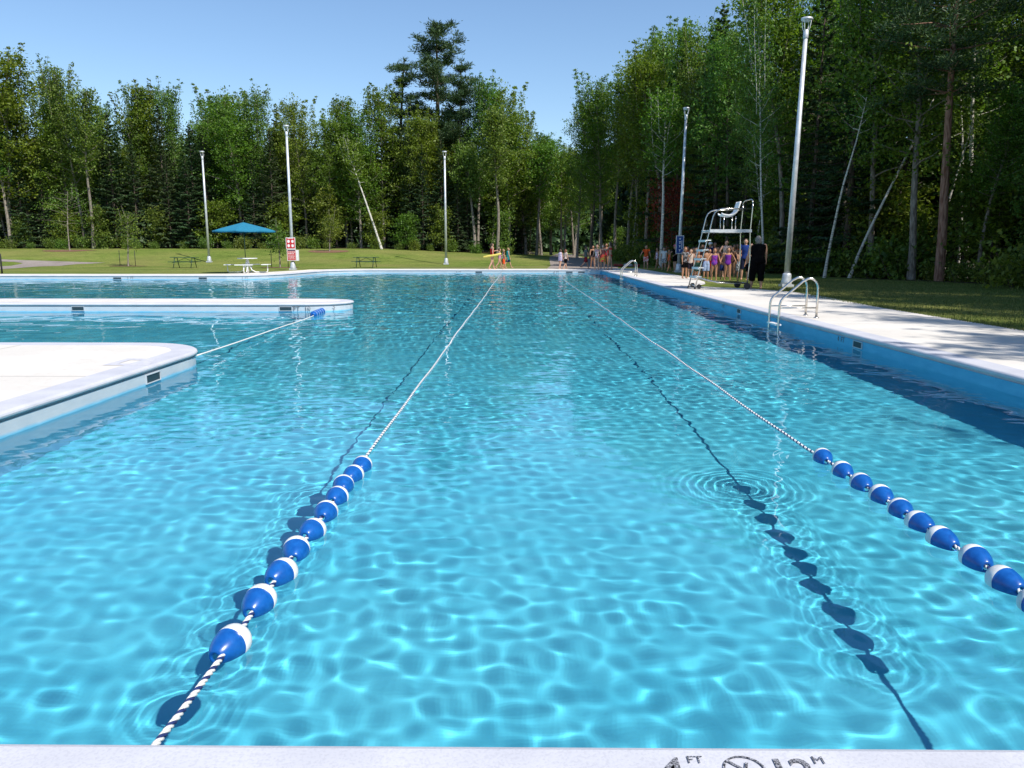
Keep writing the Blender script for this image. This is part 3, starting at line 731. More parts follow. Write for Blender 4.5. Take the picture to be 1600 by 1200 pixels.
def broad(seed, H, cb, Rc, nb, nl, ls, leafm, barkm, r0=.14, lean=0, asc=.9, fingers=6, bare=False):
    rs = np.random.RandomState(seed); mb = MB()
    n = 9; tp = [np.array([0, 0, -.15])]; d = np.array([lean, 0, 1.0])
    for i in range(n):
        d = d+np.append(rs.normal(size=2)*.035, 0); tp.append(tp[-1]+d/np.linalg.norm(d)*(H*.93)/n)
    rad = [r0*(1-.86*i/n)+.012 for i in range(n+1)]; rad[0] *= 1.25
    mb.tube(tp, rad, 8, cap=False)
    def tpos(f):
        f = min(max(f, 0), .999)*n; i = int(f); return tp[i]+(tp[i+1]-tp[i])*(f-i), rad[i]
    cen = []
    for k in range(nb):
        f = cb+(1-cb)*((k+.5)/nb)**.9*.97; p, r = tpos(f)
        az = k*2.4+rs.uniform(-.5, .5); h = (f-cb)/(1-cb)
        shape = (math.sin(PI*(.16+.78*h))**.8) if h < .97 else .3
        L = Rc*shape*rs.uniform(.6, 1.2)
        dz = asc*(.25+.9*h)*rs.uniform(.6, 1.3)
        bp = polyp(p, (math.cos(az), math.sin(az), dz), L, 5, .35*asc, rs, .10)
        mb.tube(bp, [max(r*.42, .018)*(1-.17*i) for i in range(6)], 5, cap=False)
        if bare: continue
        m_ = max(3, int(7*L/Rc)+2)
        for j in range(m_):
            u = .25+.75*(j+rs.rand())/m_; i = min(int(u*5), 4); q = bp[i]+(bp[i+1]-bp[i])*(u*5-i)
            for _ in range(2):
                sub = q+rs.normal(size=3)*np.array([.34, .34, .22])*(Rc/2.2)
                cen.append((sub, .20+.16*rs.rand()))
    for k in range(fingers):
        f = rs.uniform(.62, .95); p, r = tpos(f); az = rs.rand()*6.28; q0 = p+np.array([math.cos(az), math.sin(az), 0])*Rc*rs.uniform(.1, .55)
        L = H*(1.0-f)*rs.uniform(.75, 1.15)+.7
        bp = polyp(q0, (.12*math.cos(az), .12*math.sin(az), 1), L, 5, 0, rs, .05); mb.tube(bp, [.022, .02, .018, .015, .012, .008], 4, cap=False)
        if bare: continue
        for j in range(int(L*4)+3):
            u = (j+.5)/(int(L*4)+3)*.999; i = int(u*5); q = bp[i]+(bp[i+1]-bp[i])*(u*5-i); cen.append((q+rs.normal(size=3)*.10, .17*(1.15-u)+.05))
    tm = mb.mesh('trunk', barkm)
    if bare: return tm, None
    per = max(4, int(nl/len(cen))); C = np.repeat(np.array([c for c, s in cen]), per, 0); sg = np.repeat(np.array([s for c, s in cen]), per)[:, None]
    C = C+rs.normal(size=C.shape)*sg*np.array([1.0, 1.0, .55])
    return tm, crown_mesh('crown', leaf_quads(C, ls, rs, .8), leafm)
def spruce(seed, H, Rc, nl, ls, leafm=None, barkm=None, cb=.06, top=.9):
    rs = np.random.RandomState(seed); mb = MB(); mb.tube([(0, 0, -.15), (0, 0, H*.4), (0, 0, H*.995)], [.17, .11, .012], 8, cap=False)
    nb = int(H*7.5); C = []; D = []; Ls = []; segs = []
    for k in range(nb):
        h = cb+(1-cb)*(k+rs.rand())/nb; L = Rc*(1-h)**.82*rs.uniform(.65, 1.15)+.12; az = k*2.4+rs.uniform(-.6, .6)
        dr = -.38+.75*h+rs.uniform(-.08, .08); d = np.array([math.cos(az), math.sin(az), dr]); p = np.array([0, 0, h*H*.985])
        bp = [p, p+d*L*.5+np.array([0, 0, -.02*L]), p+d*L+np.array([0, 0, .09*L])]
        mb.tube(bp, [.026, .018, .008], 4, cap=False); segs.append((bp, L))
    tot = sum(L for _, L in segs)
    for bp, L in segs:
        n = max(6, int(nl*L/tot)); u = np.sqrt(rs.uniform(.02, 1, n)); 
        P = np.where((u < .5)[:, None], bp[0]+(bp[1]-bp[0])*(u*2)[:, None], bp[1]+(bp[2]-bp[1])*(u*2-1)[:, None])
        d = (bp[2]-bp[0]); d = d/np.linalg.norm(d); side = np.array([-d[1], d[0], 0]); w = .30*L*(1.15-u)*rs.uniform(-1, 1, n)
        P = P+side*w[:, None]+np.array([0, 0, -1])*(np.abs(w)*.25+rs.uniform(0, .10, n))[:, None]
        C.append(P); D.append(d[None, :]*.6+side[None, :]*np.sign(w)[:, None]*.8+np.array([0, 0, -.25])[None, :])
    C = np.concatenate(C); D = np.concatenate(D)
    return mb.mesh('trunk', barkm or M_bark_dark), crown_mesh('crown', leaf_quads(C, ls, rs, .5, .34, D), leafm or L_spruce)
def pine(seed, H, Rc, nl, ls, cb=.35, barkm=None, upsweep=.25, sparse=1.0, r0=.32):
    rs = np.random.RandomState(seed); mb = MB(); n = 8; tp = [np.array([0, 0, -.2])]; d = np.array([0, 0, 1.0])
    for i in range(n): d = d+np.append(rs.normal(size=2)*.02, 0); tp.append(tp[-1]+d/np.linalg.norm(d)*H*.98/n)
    rad = [r0*(1-.9*i/n)+.01 for i in range(n+1)]; mb.tube(tp, rad, 10, cap=False)
    T = []; nw = int(H*(1-cb)/1.05*sparse)
    for w in range(nw):
        h = cb+(1-cb)*(w+.3)/nw; f = h*n; i = min(int(f), n-1); p = tp[i]+(tp[i+1]-tp[i])*(f-i); hh = (h-cb)/(1-cb)
        for b in range(4):
            az = w*1.1+b*1.57+rs.uniform(-.5, .5); L = Rc*(1-hh**1.7*.86)*(.55+.45*min(1, hh*4))*rs.choice([.45, .8, 1.0, 1.18])
            bp = polyp(p, (math.cos(az), math.sin(az), upsweep*(.3+1.6*hh)), L, 5, .55*upsweep+.15, rs, .09); mb.tube(bp, [max(rad[i]*.3, .03)*(1-.17*j) for j in range(6)], 5, cap=False)
            m_ = int(L*3.3)+3
            for j in range(m_):
                u = (.30+.70*(j+rs.rand())/m_)*.999; k = int(u*5); q = bp[k]+(bp[k+1]-bp[k])*(u*5-k); sd = rs.normal(size=3)*np.array([.38, .38, .10])*(L/Rc+.4); T.append(q+sd+np.array([0, 0, .1]))
    T.append(tp[-1]); T = np.array(T); per = max(8, int(nl/len(T))); C = np.repeat(T, per, 0)+rs.normal(size=(len(T)*per, 3))*np.array([.23, .23, .10])
    D = C-np.repeat(T, per, 0); D[:, 2] += .15
    return mb.mesh('trunk', barkm or M_bark_dark), crown_mesh('crown', leaf_quads(C, ls, rs, .3, .22, D/np.linalg.norm(D, axis=1)[:, None]), L_pine)
def bush(seed, R, Hh, nl, ls, leafm):
    rs = np.random.RandomState(seed); mb = MB(); cen = []
    for k in range(12):
        az = rs.rand()*6.28; L = Hh*rs.uniform(.6, 1.15); bp = polyp((R*.3*rs.normal(), R*.3*rs.normal(), -.05), (math.cos(az)*.5*R/Hh, math.sin(az)*.5*R/Hh, 1), L, 4, 0, rs, .12); mb.tube(bp, [.018, .015, .012, .008, .005], 4, cap=False)
        for j in range(6): u = rs.uniform(.2, .999)*4; i = int(u); cen.append(bp[i]+(bp[i+1]-bp[i])*(u-i)+rs.normal(size=3)*R*.14)
    per = max(4, nl//len(cen)); C = np.repeat(np.array(cen), per, 0); C = C+rs.normal(size=C.shape)*R*.17; C[:, 2] = np.abs(C[:, 2])+.02
    return mb.mesh('stem', M_bark_dark), crown_mesh('foliage', leaf_quads(C, ls, rs, .5), leafm)

# (trunk mesh, crown mesh, nominal height)
V = {}
for i in range(4): V['broad%d' % i] = broad(10+i, 16, .22+.06*(i % 2), 2.5+.3*i, 52, 15000, .205, [L_broad, L_yellow, L_broad, L_yellow][i], M_bark, .15)
for i in range(3): V['aspen%d' % i] = broad(30+i, 16, .34, 1.9, 44, 11000, .18, L_aspen, M_bark, .13, asc=1.3, fingers=12)
for i in range(3): V['spruce%d' % i] = spruce(50+i, 15, 2.5+.25*i, 13000, .34)
for i in range(3): V['near%d' % i] = broad(60+i, 16, .30+.08*i, 2.7, 46, 15000, .17, [L_broad, L_aspen, L_broad][i], [M_bark, M_bark_dark, M_bark][i], .14, asc=.9, fingers=8)
for i in range(2): V['nspruce%d' % i] = spruce(70+i, 15, 2.7, 24000, .25)
for i in range(2): V['thin%d' % i] = broad(80+i, 16, .42, 1.9, 34, 6000, .17, L_aspen, M_bark_birch, .075, asc=1.1, fingers=5)
V['pinebig'] = pine(91, 16, 4.7, 40000, .26, .30)
V['pinesm'] = pine(92, 16, 2.9, 15000, .28, .42, sparse=.9)
V['under0'] = broad(95, 5, .12, 1.5, 22, 3200, .20, L_dry, M_bark_dark, .035, fingers=3)
V['under1'] = broad(96, 5, .15, 1.7, 20, 3000, .22, L_broad, M_bark_dark, .04, asc=.5, fingers=2)
BU = [bush(100+i, 1.0, 1.0, 1500, .15, [L_dry, L_broad, L_dry][i % 3]) for i in range(4)]
NOM = {'under0': 5, 'under1': 5}
def plant(name, var, p, h, label, group=None, wide=1.0, rz=None, cat='tree', parts=('trunk', 'crown'), tilt=0):
    tm, cm = V[var] if isinstance(var, str) else var; nom = NOM.get(var, 15 if 'spruce' in str(var) else 16) if isinstance(var, str) else 1.0
    k = h/nom; t = empty(name, p, rr.uniform(0, 6.28) if rz is None else rz, label, cat, group); t.scale = (k*wide, k*wide, k); t.rotation_euler.x = tilt
    o = bpy.data.objects.new(parts[0], tm); link(o); o.parent = t
    if cm: o = bpy.data.objects.new(parts[1], cm); link(o); o.parent = t
    return t
def height_for(px, py, Y, z0): return at_y(px, py, Y).z-z0
rt = random.Random(21)
GL = dict(
    b=('broadleaf_tree', 'full green broadleaf tree in the left wood across the lawn', 'broadleaf trees of the left wood'),
    a=('aspen_tree', 'slender aspen with upright leafy shoots in the left wood', 'aspens of the left wood'),
    s=('spruce_tree', 'dark cone shaped spruce in the left wood', 'spruces of the left wood'))
GR = dict(
    b=('broadleaf_tree', 'shaded green broadleaf tree in the right wood beside the pool', 'broadleaf trees of the right wood'),
    a=('birch_tree', 'thin pale stemmed birch in the right wood beside the pool', 'thin birches of the right wood'),
    s=('spruce_tree', 'dark spruce with drooping boughs in the right wood', 'spruces of the right wood'))
def gtree(tab, k, x, y, h, wide=1.0):
    name, lab, grp = tab[k]
    if tab is GL: var = {'b': 'broad%d' % rt.randrange(4), 'a': 'aspen%d' % rt.randrange(3), 's': 'spruce%d' % rt.randrange(3)}[k]
    else: var = {'b': 'near%d' % rt.randrange(3), 'a': 'thin%d' % rt.randrange(2), 's': 'nspruce%d' % rt.randrange(2)}[k]
    plant(name, var, (x, y, G(x, y)-.05), h, lab, grp, wide*rt.uniform(.85, 1.15))
# skyline of the left wood: (picture column, top row, kind, distance)
sky_l = [(-35, 60, 'b', 86), (8, 62, 'b', 84.5), (42, 125, 'b', 87), (72, 108, 'a', 90), (98, 150, 'b', 86), (126, 92, 'a', 85), (152, 150, 'b', 88), (176, 175, 's', 84.5), (208, 118, 'a', 86), (236, 115, 'b', 88), (256, 160, 's', 85), (282, 124, 'a', 87), (302, 190, 's', 85), (318, 134, 'a', 88), (345, 132, 'b', 90), (372, 150, 'b', 86), (410, 130, 'a', 86), (438, 165, 's', 88), (476, 145, 'b', 87), (508, 172, 'b', 86), (540, 140, 'b', 88), (562, 165, 'b', 85), (598, 122, 'b', 87), (640, 165, 'b', 86), (668, 185, 'b', 85.5), (705, 160, 'b', 88), (746, 110, 'a', 87), (768, 175, 'b', 89), (795, 122, 'b', 89), (822, 165, 'b', 92), (843, 196, 'b', 95), (862, 205, 'b', 102), (884, 222, 'b', 116), (900, 225, 'b', 125)]
for px, py, k, Y in sky_l:
    q = at_y(px, 300, Y); z = G(q.x, Y); gtree(GL, k, q.x, Y, height_for(px, py, Y, z), 1.05)
# filling rows behind, lower than the skyline
for row, (dy, lo, hi) in enumerate(((3.5, 12.0, 15.0), (8, 12.5, 15.5), (14, 12, 15))):
    x = -78+row
    while x < 3:
        Y = 85+dy+rt.uniform(-1.2, 1.2)+(4 if x > -4 else 0)
        gtree(GL, rt.choice('bbassb' if row else 'sssbas'), x, Y, rt.uniform(lo, hi)*(.93 if x > -6 else 1), 1.1); x += rt.uniform(3.2, 4.6)
for px in (30, 65, 165, 210, 262, 292, 322, 395, 425, 640, 660, 690, 715, 730, 640):     # darker spruces low at the front
    Y = 84+rt.uniform(-.3, 1.5); q = at_y(px, 300, Y); gtree(GL, 's', q.x, Y, rt.uniform(9, 13), .95)
# pines standing above the rest
Y = 90; q = at_y(684, 300, Y); plant('pine_tree', 'pinebig', (q.x, Y, G(q.x, Y)), height_for(684, 26, Y, G(q.x, Y)), 'tallest white pine standing above the wood in the centre left', None, .95, 1.0)
Y = 92; q = at_y(619, 300, Y); plant('pine_tree', 'pinesm', (q.x, Y, G(q.x, Y)), height_for(619, 80, Y, G(q.x, Y)), 'dark open pine just left of the tallest white pine', None, .85, 2.0)
Y = 88; q = at_y(716, 300, Y); plant('pine_tree', 'pinesm', (q.x, Y, G(q.x, Y)), height_for(742, 86, Y, G(q.x, Y)), 'pine with a raised limb just right of the tallest white pine', None, .7, .5)
# beyond the gap and along the right
sky_r = [(903, 148, 'b', 84), (925, 135, 'b', 82), (942, 108, 'b', 80), (962, 112, 'b', 79), (984, 52, 'b', 74), (1012, 38, 'b', 70), (1040, 30, 'b', 68), (1078, 10, 'b', 62), (1108, 42, 'b', 60), (1142, 22, 'b', 57), (1166, 120, 's', 52), (1190, 95, 'b', 54), (1225, -60, 'b', 45), (1200, -25, 'a', 43)]
for px, py, k, Y in sky_r:
    q = at_y(px, 300, Y); z = G(q.x, Y); gtree(GR, k, q.x, Y, height_for(px, py, Y, z), .95)
def along(pl, s):
    for a, b in zip(pl[:-1], pl[1:]):
        a, b = Vector(a), Vector(b); L = (b-a).length
        if s <= L: d = (b-a)/L; return a+d*s, Vector((-d.y, d.x))
        s -= L
    return None
seq = [(10.8, 76), (12.2, 66), (14, 56), (15.6, 47), (16.2, 40), (17.8, 35), (19.6, 31), (19.4, 22), (19.4, 12), (20, 0), (21, -14)]
for row, (off, st, kinds) in enumerate(((0, 2.7, 'bbasba'), (3.4, 3.2, 'bsbas'), (7.5, 3.4, 'bbsb'), (12, 3.8, 'bsb'))):
    s = rt.uniform(0, 1.5)
    while True:
        r = along(seq, s)
        if r is None: break
        p, nrm = r; x, y = p.x+nrm.x*off+rt.uniform(-.6, .6), p.y+nrm.y*off+rt.uniform(-.6, .6)
        s += st*rt.uniform(.8, 1.2)
        if row > 1 and y < 8: continue
        az = 811+x/max(y, .1)*1200
        h = rt.uniform(15, 18.5)
        if y > 0 and abs(az-1471) < 30 and y < 36: continue
        if y > 0 and abs(az-1310) < 30 and y < 38.5: continue
        if y > 18 and 1500 < az < 1700: h = min(h, y*.215+1.3)
        if y > 8 and 1145 < az < 1215: h = min(h, y*.215+1.3)                     # the notch of sky at the upper right
        gtree(GR, rt.choice(kinds), x, y, h, 1.0)
for x, y, h in ((15.9, 15.0, 15), (14.9, 11.0, 14.6), (14.6, 7.0, 15.4), (14.5, 3.2, 14.8), (15.2, -1.2, 15.8), (17, -6, 16), (18.4, 22.6, 18.5), (18.0, 19.2, 18), (18.8, 9, 16), (19, 3.5, 16), (16.5, -11, 16)): gtree(GR, rt.choice('baa'), x, y, h, .85)
# named trees on the right
q = on_y(1471, 33.5); plant('pine_tree', pine(97, 17, 3.2, 26000, .20, .46, M_bark_red, .1, 1.3, .20), (q.x, q.y, q.z), 1.0, 'tall reddish pine trunk in the shaded right wood', None, 1, .3)
for px, Y, h, lean, lab in ((1290, 37.6, 9, .10, 'bare thin white birch stem in the right wood left of its leaning twin'), (1328, 37.4, 13, .28, 'thin white birch leaning right in the shaded wood'), (1499, 37.0, 11, .02, 'thin pale stem just right of the reddish pine trunk'), (1462, 36.6, 8, .04, 'thin white stem close against the left of the reddish pine')):
    q = on_y(px, Y); tm, cm = broad(int(px), h, .8, .9, 10, 400, .14, L_aspen, M_bark_birch, .065, lean, fingers=0)
    plant('birch_tree', (tm, cm), q, 1.0, lab, None, 1, 0)
q = on_y(1033, 57.5); plant('birch_tree', broad(140, 13, .55, 2.2, 30, 5000, .2, L_broad, M_bark_birch, .13, .02), q, 1.0, 'white birch trunk behind the children left of the blue sign', None, 1, 0)
q = on_y(597, 82.6); plant('birch_tree', broad(141, 12.5, .62, 1.6, 22, 2500, .22, L_yellow, M_bark_birch, .12, -.30), q, 1.0, 'white birch leaning left at the front of the left wood', None, 1, 0)
q = on_y(1048, 59.5); plant('maple_tree', broad(142, 6.4, .20, 2.6, 26, 3800, .17, L_red, M_bark_dark, .07), q, 1.0, 'dark red leaved maple behind the lamp with the blue sign', None, 1, 0)
for px, Y, hh, lab in ((18, 83, 15.5, 'pale trunked tree at the left end of the wood'), (148, 82.8, 17.2, 'tall aspen with a long pale trunk rising over the left wood'), (742, 83.5, 12, 'broadleaf tree with a pale grey trunk right of the lone lamp post'), (778, 82, 15, 'tree with a bare pale trunk right behind the lifeguard')):
    q = on_y(px, Y); plant('broadleaf_tree', broad(int(px)+7, hh, .5, 2.1, 36, 6000, .25, L_aspen, M_bark, .17), q, 1.0, lab, None, 1, 0)
for px, Y in ((846, 92), (877, 96), (897, 104), (921, 96), (838, 90), (936, 90)):
    q = on_y(px, Y); plant('broadleaf_tree', broad(int(px)+3, 13, .5, 2.6, 36, 6000, .25, L_broad, M_bark, .15), q, 1.0, 'pale trunked tree beside the end of the path', 'pale trunks where the path enters the wood', 1, 0)
# undergrowth along the wood edges
x = -62
while x < -1:
    Y = 82.3+rt.uniform(-.8, .9); h = rt.uniform(.6, 1.7); plant('bush', BU[rt.randrange(4)], (x, Y, G(x, Y)), 1, 'green bush at the foot of the left wood', 'bushes along the left wood', 1, cat='bush', parts=('stem', 'foliage')).scale = (h*.75, h*.75, h); x += rt.uniform(1.2, 2.8)
x = -60
while x < 0:
    Y = 83.2+rt.uniform(-.3, 1.2); plant('young_tree', rt.choice(['under0', 'under1']), (x, Y, G(x, Y)), rt.uniform(3, 6.5), 'leafy young tree at the edge of the left wood', 'young trees of the left wood', 1.1); x += rt.uniform(3.5, 7)
L_ = 0
while True:
    r = along([(9.4, 90)]+[(a-1.1, b-.2) for a, b in seq[:-2]], L_)
    if r is None: break
    p, nrm = r; o_ = rt.uniform(-.1, 1.3); x, y = p.x+nrm.x*o_, p.y+nrm.y*o_; h = rt.uniform(.6, 1.9)
    plant('bush', BU[rt.randrange(4)], (x, y, G(x, y)), 1, 'dark green bush at the foot of the right wood', 'bushes along the right wood', 1, cat='bush', parts=('stem', 'foliage')).scale = (h*.9, h*.9, h)
    if rt.random() < .55: plant('young_tree', rt.choice(['under0', 'under1']), (x+nrm.x*1.5, y+nrm.y*1.5, G(x, y)), rt.uniform(3, 6.5), 'leafy young tree in the shade of the right wood', 'young trees of the right wood', 1.1)
    L_ += rt.uniform(.9, 1.9)
# saplings with mulch and stakes
def sapling(px, Y, h, R, label, stakes=True, leafm=None, cb=.35, mul=1.1):
    q = on_y(px, Y)
    n = 22; m = MB(); m.poly([(q.x+mul*1.3*math.cos(2*PI*k/n)*rt.uniform(.9, 1.1), q.y+mul*math.sin(2*PI*k/n)*rt.uniform(.9, 1.1)) for k in range(n)], 0)
    m.v = [(v[0], v[1], G(v[0], v[1])+.02) for v in m.v]; struct(m.build('mulch', M_mulch))
    plant('sapling', broad(int(px*3), h, cb, R, 22, 1300, .15, leafm or L_yellow, M_bark, .05, asc=.35, fingers=2), q, 1.0, label, None, 1, 0)
    if stakes:
        for s in (-1, 1):
            x = q.x+s*.62; m = MB(); m.tube([(0, 0, -.05), (0, 0, 1.25)], .025, 6); o = m.build('stake', M_black); o.location = (x, q.y-.05, G(x, q.y)); tag(o, 'dark stake %s of the %s' % ('left' if s < 0 else 'right', stakes), 'stake')
sapling(110, 75, 6.2, 2.6, 'spreading young tree in a mulch bed on the far left lawn', False, mul=1.8)
sapling(199, 62, 4.6, 1.0, 'staked slim sapling on the lawn left of the green picnic table', 'slim sapling near the left path')
sapling(437, 57.5, 3.4, .7, 'small staked sapling between the umbrella and the red signs', 'small sapling by the red signs')
sapling(515, 74, 3.6, .8, 'thin young tree in a mulch bed behind the central lawn', False, mul=1.5)

# grass blades along the near right lawn
rs = np.random.RandomState(7); N = 46000
yy = 9+26*rs.rand(N)**1.5; xx = 8.42+rs.rand(N)**1.6*9.5
ok = ~((yy > 23) & (xx < 8.8)); xx, yy = xx[ok], yy[ok]; N = len(xx)
hgt = rs.uniform(.03, .075, N); a = rs.rand(N)*6.28; w = .006; lx, ly = rs.normal(size=N)*.018, rs.normal(size=N)*.018
co = np.stack([np.stack([xx-np.cos(a)*w, yy-np.sin(a)*w, np.full(N, -.016)], 1), np.stack([xx+np.cos(a)*w, yy+np.sin(a)*w, np.full(N, -.016)], 1), np.stack([xx+lx, yy+ly, hgt-.015], 1)], 1).reshape(-1, 3)
o = link(bpy.data.objects.new('grass', np_mesh('grass', co, np.arange(3*N).reshape(-1, 3), M_blade, False))); tag(o, 'short grass growing beside the right deck', 'grass', kind='stuff')

rs = np.random.RandomState(31); C = []
for (x0, y0, x1, y1, n) in ((-130, 106, 1, 108, 34000), (0, 150, 26, 150, 9000), (11, 112, 27, 62, 12000), (27, 62, 34, 12, 11000)):
    u = rs.rand(n); dx, dy = x1-x0, y1-y0; L = math.hypot(dx, dy); off = rs.uniform(0, 5, n); zz = rs.rand(n)**1.1*(13.5+1.5*np.sin(u*L*.9)+1.2*np.sin(u*L*2.3))
    nx_, ny_ = (-dy/L, dx/L) if x0 < 5 and y0 > 100 and y0 != 112 else (dy/L*-1, dx/L)
    C.append(np.stack([x0+dx*u+nx_*off, y0+dy*u+ny_*off, zz+.8], 1))
C = np.concatenate(C); o = link(bpy.data.objects.new('distant_wood', crown_mesh('distant_wood', leaf_quads(C, 1.35, rs, .2, .8), L_spruce))); tag(o, 'dark mass of trees far behind the edges of both woods', 'wood', kind='stuff')

# ------------------------------------------------------------------ people
SK = {'fair': (.52, .30, .205), 'tan': (.40, .20, .115), 'brown': (.30, .15, .09)}
MS = {k: mottled('skin_'+k, tuple(x*.88 for x in v), v, 9, .5, bs=.05, bd=.003, spec=.35) for k, v in SK.items()}
CM = {}
def cloth(c):
    k = tuple(c)
    if k not in CM: CM[k] = mottled('cloth_%d' % len(CM), tuple(x*.75 for x in c), c, 16, .85, bs=.4, bd=.01, spec=.15)
    return CM[k]
def pattern(c1, c2, sc=22):
    k = (c1, c2)
    if k not in CM: CM[k] = mottled('print_%d' % len(CM), c1, c2, sc, .8, lo=.46, hi=.54)
    return CM[k]
HAIR = {'brown': (.055, .028, .014), 'blond': (.30, .19, .09), 'black': (.015, .011, .010), 'grey': (.20, .19, .18), 'red': (.16, .055, .022)}
MH = {k: mottled('hair_'+k, tuple(x*.7 for x in v), v, 30, .55, bs=.5, bd=.01, stretch=(4, 4, .6)) for k, v in HAIR.items()}
def solid(mb, name, m, parent, vox):
    me = mb.mesh(name, m); o = link(bpy.data.objects.new(name, me))
    md = o.modifiers.new('r', 'REMESH'); md.mode = 'VOXEL'; md.voxel_size = vox; md.use_smooth_shade = True
    s = o.modifiers.new('s', 'SMOOTH'); s.factor = .5; s.iterations = 2
    dg = bpy.context.evaluated_depsgraph_get(); me2 = bpy.data.meshes.new_from_object(o.evaluated_get(dg))
    bpy.data.objects.remove(o); bpy.data.meshes.remove(me); me2.name = name
    me2.materials.clear(); me2.materials.append(m); me2.polygons.foreach_set('material_index', [0]*len(me2.polygons))
    o = link(bpy.data.objects.new(name, me2)); o.parent = parent; return o
def person(px, py, hpx, face, label, skin='fair', hair='brown', hs='long', build=1.0, child=True, legs=(0, 0), knees=(0, 0), arms=((8, 8, 10), (8, 8, 10)), wear=(), lean=0, p=None):
    """face: heading in degrees, 0 = away from the camera, 180 = towards it, 90 = to the left. arms: (forward, outward, elbow bend)"""
    if p is None: p = at(px, py) if at(px, py).y < 52 and at(px, py).x < 8.0 else hit(px, py)
    d = p.y*math.cos(PITCH)+.23; H = hpx/FPX*d*1.01
    t = empty('person', p, R_(face), label, 'person', None)
    hr = .078 if child else .068                     # half head height
    Z = lambda f: f*H
    cz = 1-hr; neck = cz-hr*.95; sh = neck-.035; hip = .50 if child else .505
    fat = build
    def rot(v, fwd, out, s):
        a, b = R_(fwd), R_(out); M = Matrix.Rotation(-s*b, 3, 'Y') @ Matrix.Rotation(a, 3, 'X'); return M @ v
    HX = .050*fat**.5; SX = .098 if child else .108
    J = {}
    for i, s in enumerate((-1, 1)):
        hp = Vector((s*HX, 0, hip-.02))*H; th = rot(Vector((0, 0, -.235))*H, legs[i], 3, s); k = hp+th
        ca = rot(Vector((0, 0, -.235))*H, legs[i]-knees[i], 2, s); an = k+ca; J['l%d' % i] = (hp, k, an)
        sp = Vector((s*SX*fat**.4, 0, sh-.005))*H; up = rot(Vector((0, 0, -.165))*H, arms[i][0], arms[i][1], s); e = sp+up
        fo = rot(Vector((0, 0, -.145))*H, arms[i][0]+arms[i][2], arms[i][1]*.6, s); w = e+fo; J['a%d' % i] = (sp, e, w, fo.normalized())
    low = min(J['l%d' % i][2].z for i in (0, 1))-.032*H
    dz = Vector((0, 0, -low))
    for k in J: J[k] = tuple(v+dz if j < 3 else v for j, v in enumerate(J[k]))
    o_ = dz.z
    def torso(m, f0, f1, ex=0):
        prof = [(hip-.045, .055, .05), (hip-.01, .088, .064), (hip+.03, .092, .066), (hip+.08, .078, .056), (hip+.12, .072, .052), (hip+.17, .080, .056), (hip+.22, .088, .060), (sh-.045, .094, .056), (sh-.01, .088, .048), (sh+.015, .058, .040)]
        rg = [((0, 0, f*H+o_), (rx*fat)*H+ex, (ry*fat**1.3)*H+ex) for f, rx, ry in prof if f0 <= f <= f1]
        m.rings(rg)
    def leg(m, i, u, ex=0, flare=0):
        hp, k, an = J['l%d' % i]; pts = [hp+Vector((0, 0, .03*H)), hp.lerp(k, .35), k, k.lerp(an, .35), an]; rd = [.052*fat, .049*fat, .034*fat**.5, .033*fat**.5, .0195]
        out = [pts[0]]; ro = [rd[0]*H+ex]; tot = 4*u
        for j in range(1, 5):
            if tot >= j: out.append(pts[j]); ro.append(rd[j]*H+ex+flare*j/4)
            else: f = tot-(j-1); out.append(pts[j-1].lerp(pts[j], f)); ro.append((rd[j-1]+(rd[j]-rd[j-1])*f)*H+ex+flare*tot/4); break
        m.tube(out, ro, 12)
    def arm(m, i, u, ex=0):
        sp, e, w, _ = J['a%d' % i]; pts = [sp+Vector((-(1 if i else -1)*.02*H, 0, .004*H)), sp, sp.lerp(e, .5), e, w]; rd = [.028, .031*fat**.5, .027*fat**.6, .022*fat**.4, .0145]
        n_ = max(2, int(round(1+4*u))); m.tube(pts[:n_], [r*H+ex for r in rd[:n_]], 10)
    b = MB(); torso(b, 0, 1)
    b.tube([(0, 0, (sh-.01)*H+o_), (0, .004*H, (neck+.03)*H+o_)], [.036*H, .030*H], 12)
    hc = Vector((0, .006*H, cz*H+o_)); b.ball(hc, (hr*.72*H, hr*.84*H, hr*H), nu=18, nv=14)
    b.ball(hc+Vector((0, hr*.38*H, -hr*.55*H)), (hr*.42*H, hr*.42*H, hr*.40*H)); b.ball(hc+Vector((0, hr*.86*H, -hr*.12*H)), (hr*.12*H, hr*.18*H, hr*.20*H), nu=8, nv=6)
    for s in (-1, 1): b.ball(hc+Vector((s*hr*.74*H, 0, -.05*hr*H)), (hr*.10*H, hr*.16*H, hr*.22*H), nu=8, nv=6)
    for i, s in enumerate((-1, 1)):
        leg(b, i, 1); arm(b, i, 1); an = J['l%d' % i][2]
        b.tube([an+Vector((0, -.022*H, -.012*H)), an+Vector((0, .02*H, -.014*H)), an+Vector((0, .07*H, -.021*H)), an+Vector((0, .10*H, -.024*H))], [.018*H, .022*H, .019*H, .010*H], 10)
        sp, e, w, d_ = J['a%d' % i]; ac = d_.cross(Vector((1, 0, 0))); ac = ac.normalized() if ac.length > .1 else Vector((0, 1, 0)); sd = d_.cross(ac)
        pc = w+d_*.028*H; M = Matrix((ac, sd, d_)).transposed(); b.ball(pc, (.020*H, .010*H, .030*H), M=M, nu=10, nv=6)
        for q, (o2, l2) in enumerate(((-.014, .034), (-.005, .042), (.004, .044), (.013, .038))):
            f0 = pc+ac*o2*H+d_*.018*H; f1 = f0+d_*l2*.5*H; f2 = f1+(d_*.8-sd*(.5*s))*l2*.5*H; b.tube([f0, f1, f2], [.0058*H, .0052*H, .0042*H], 6)
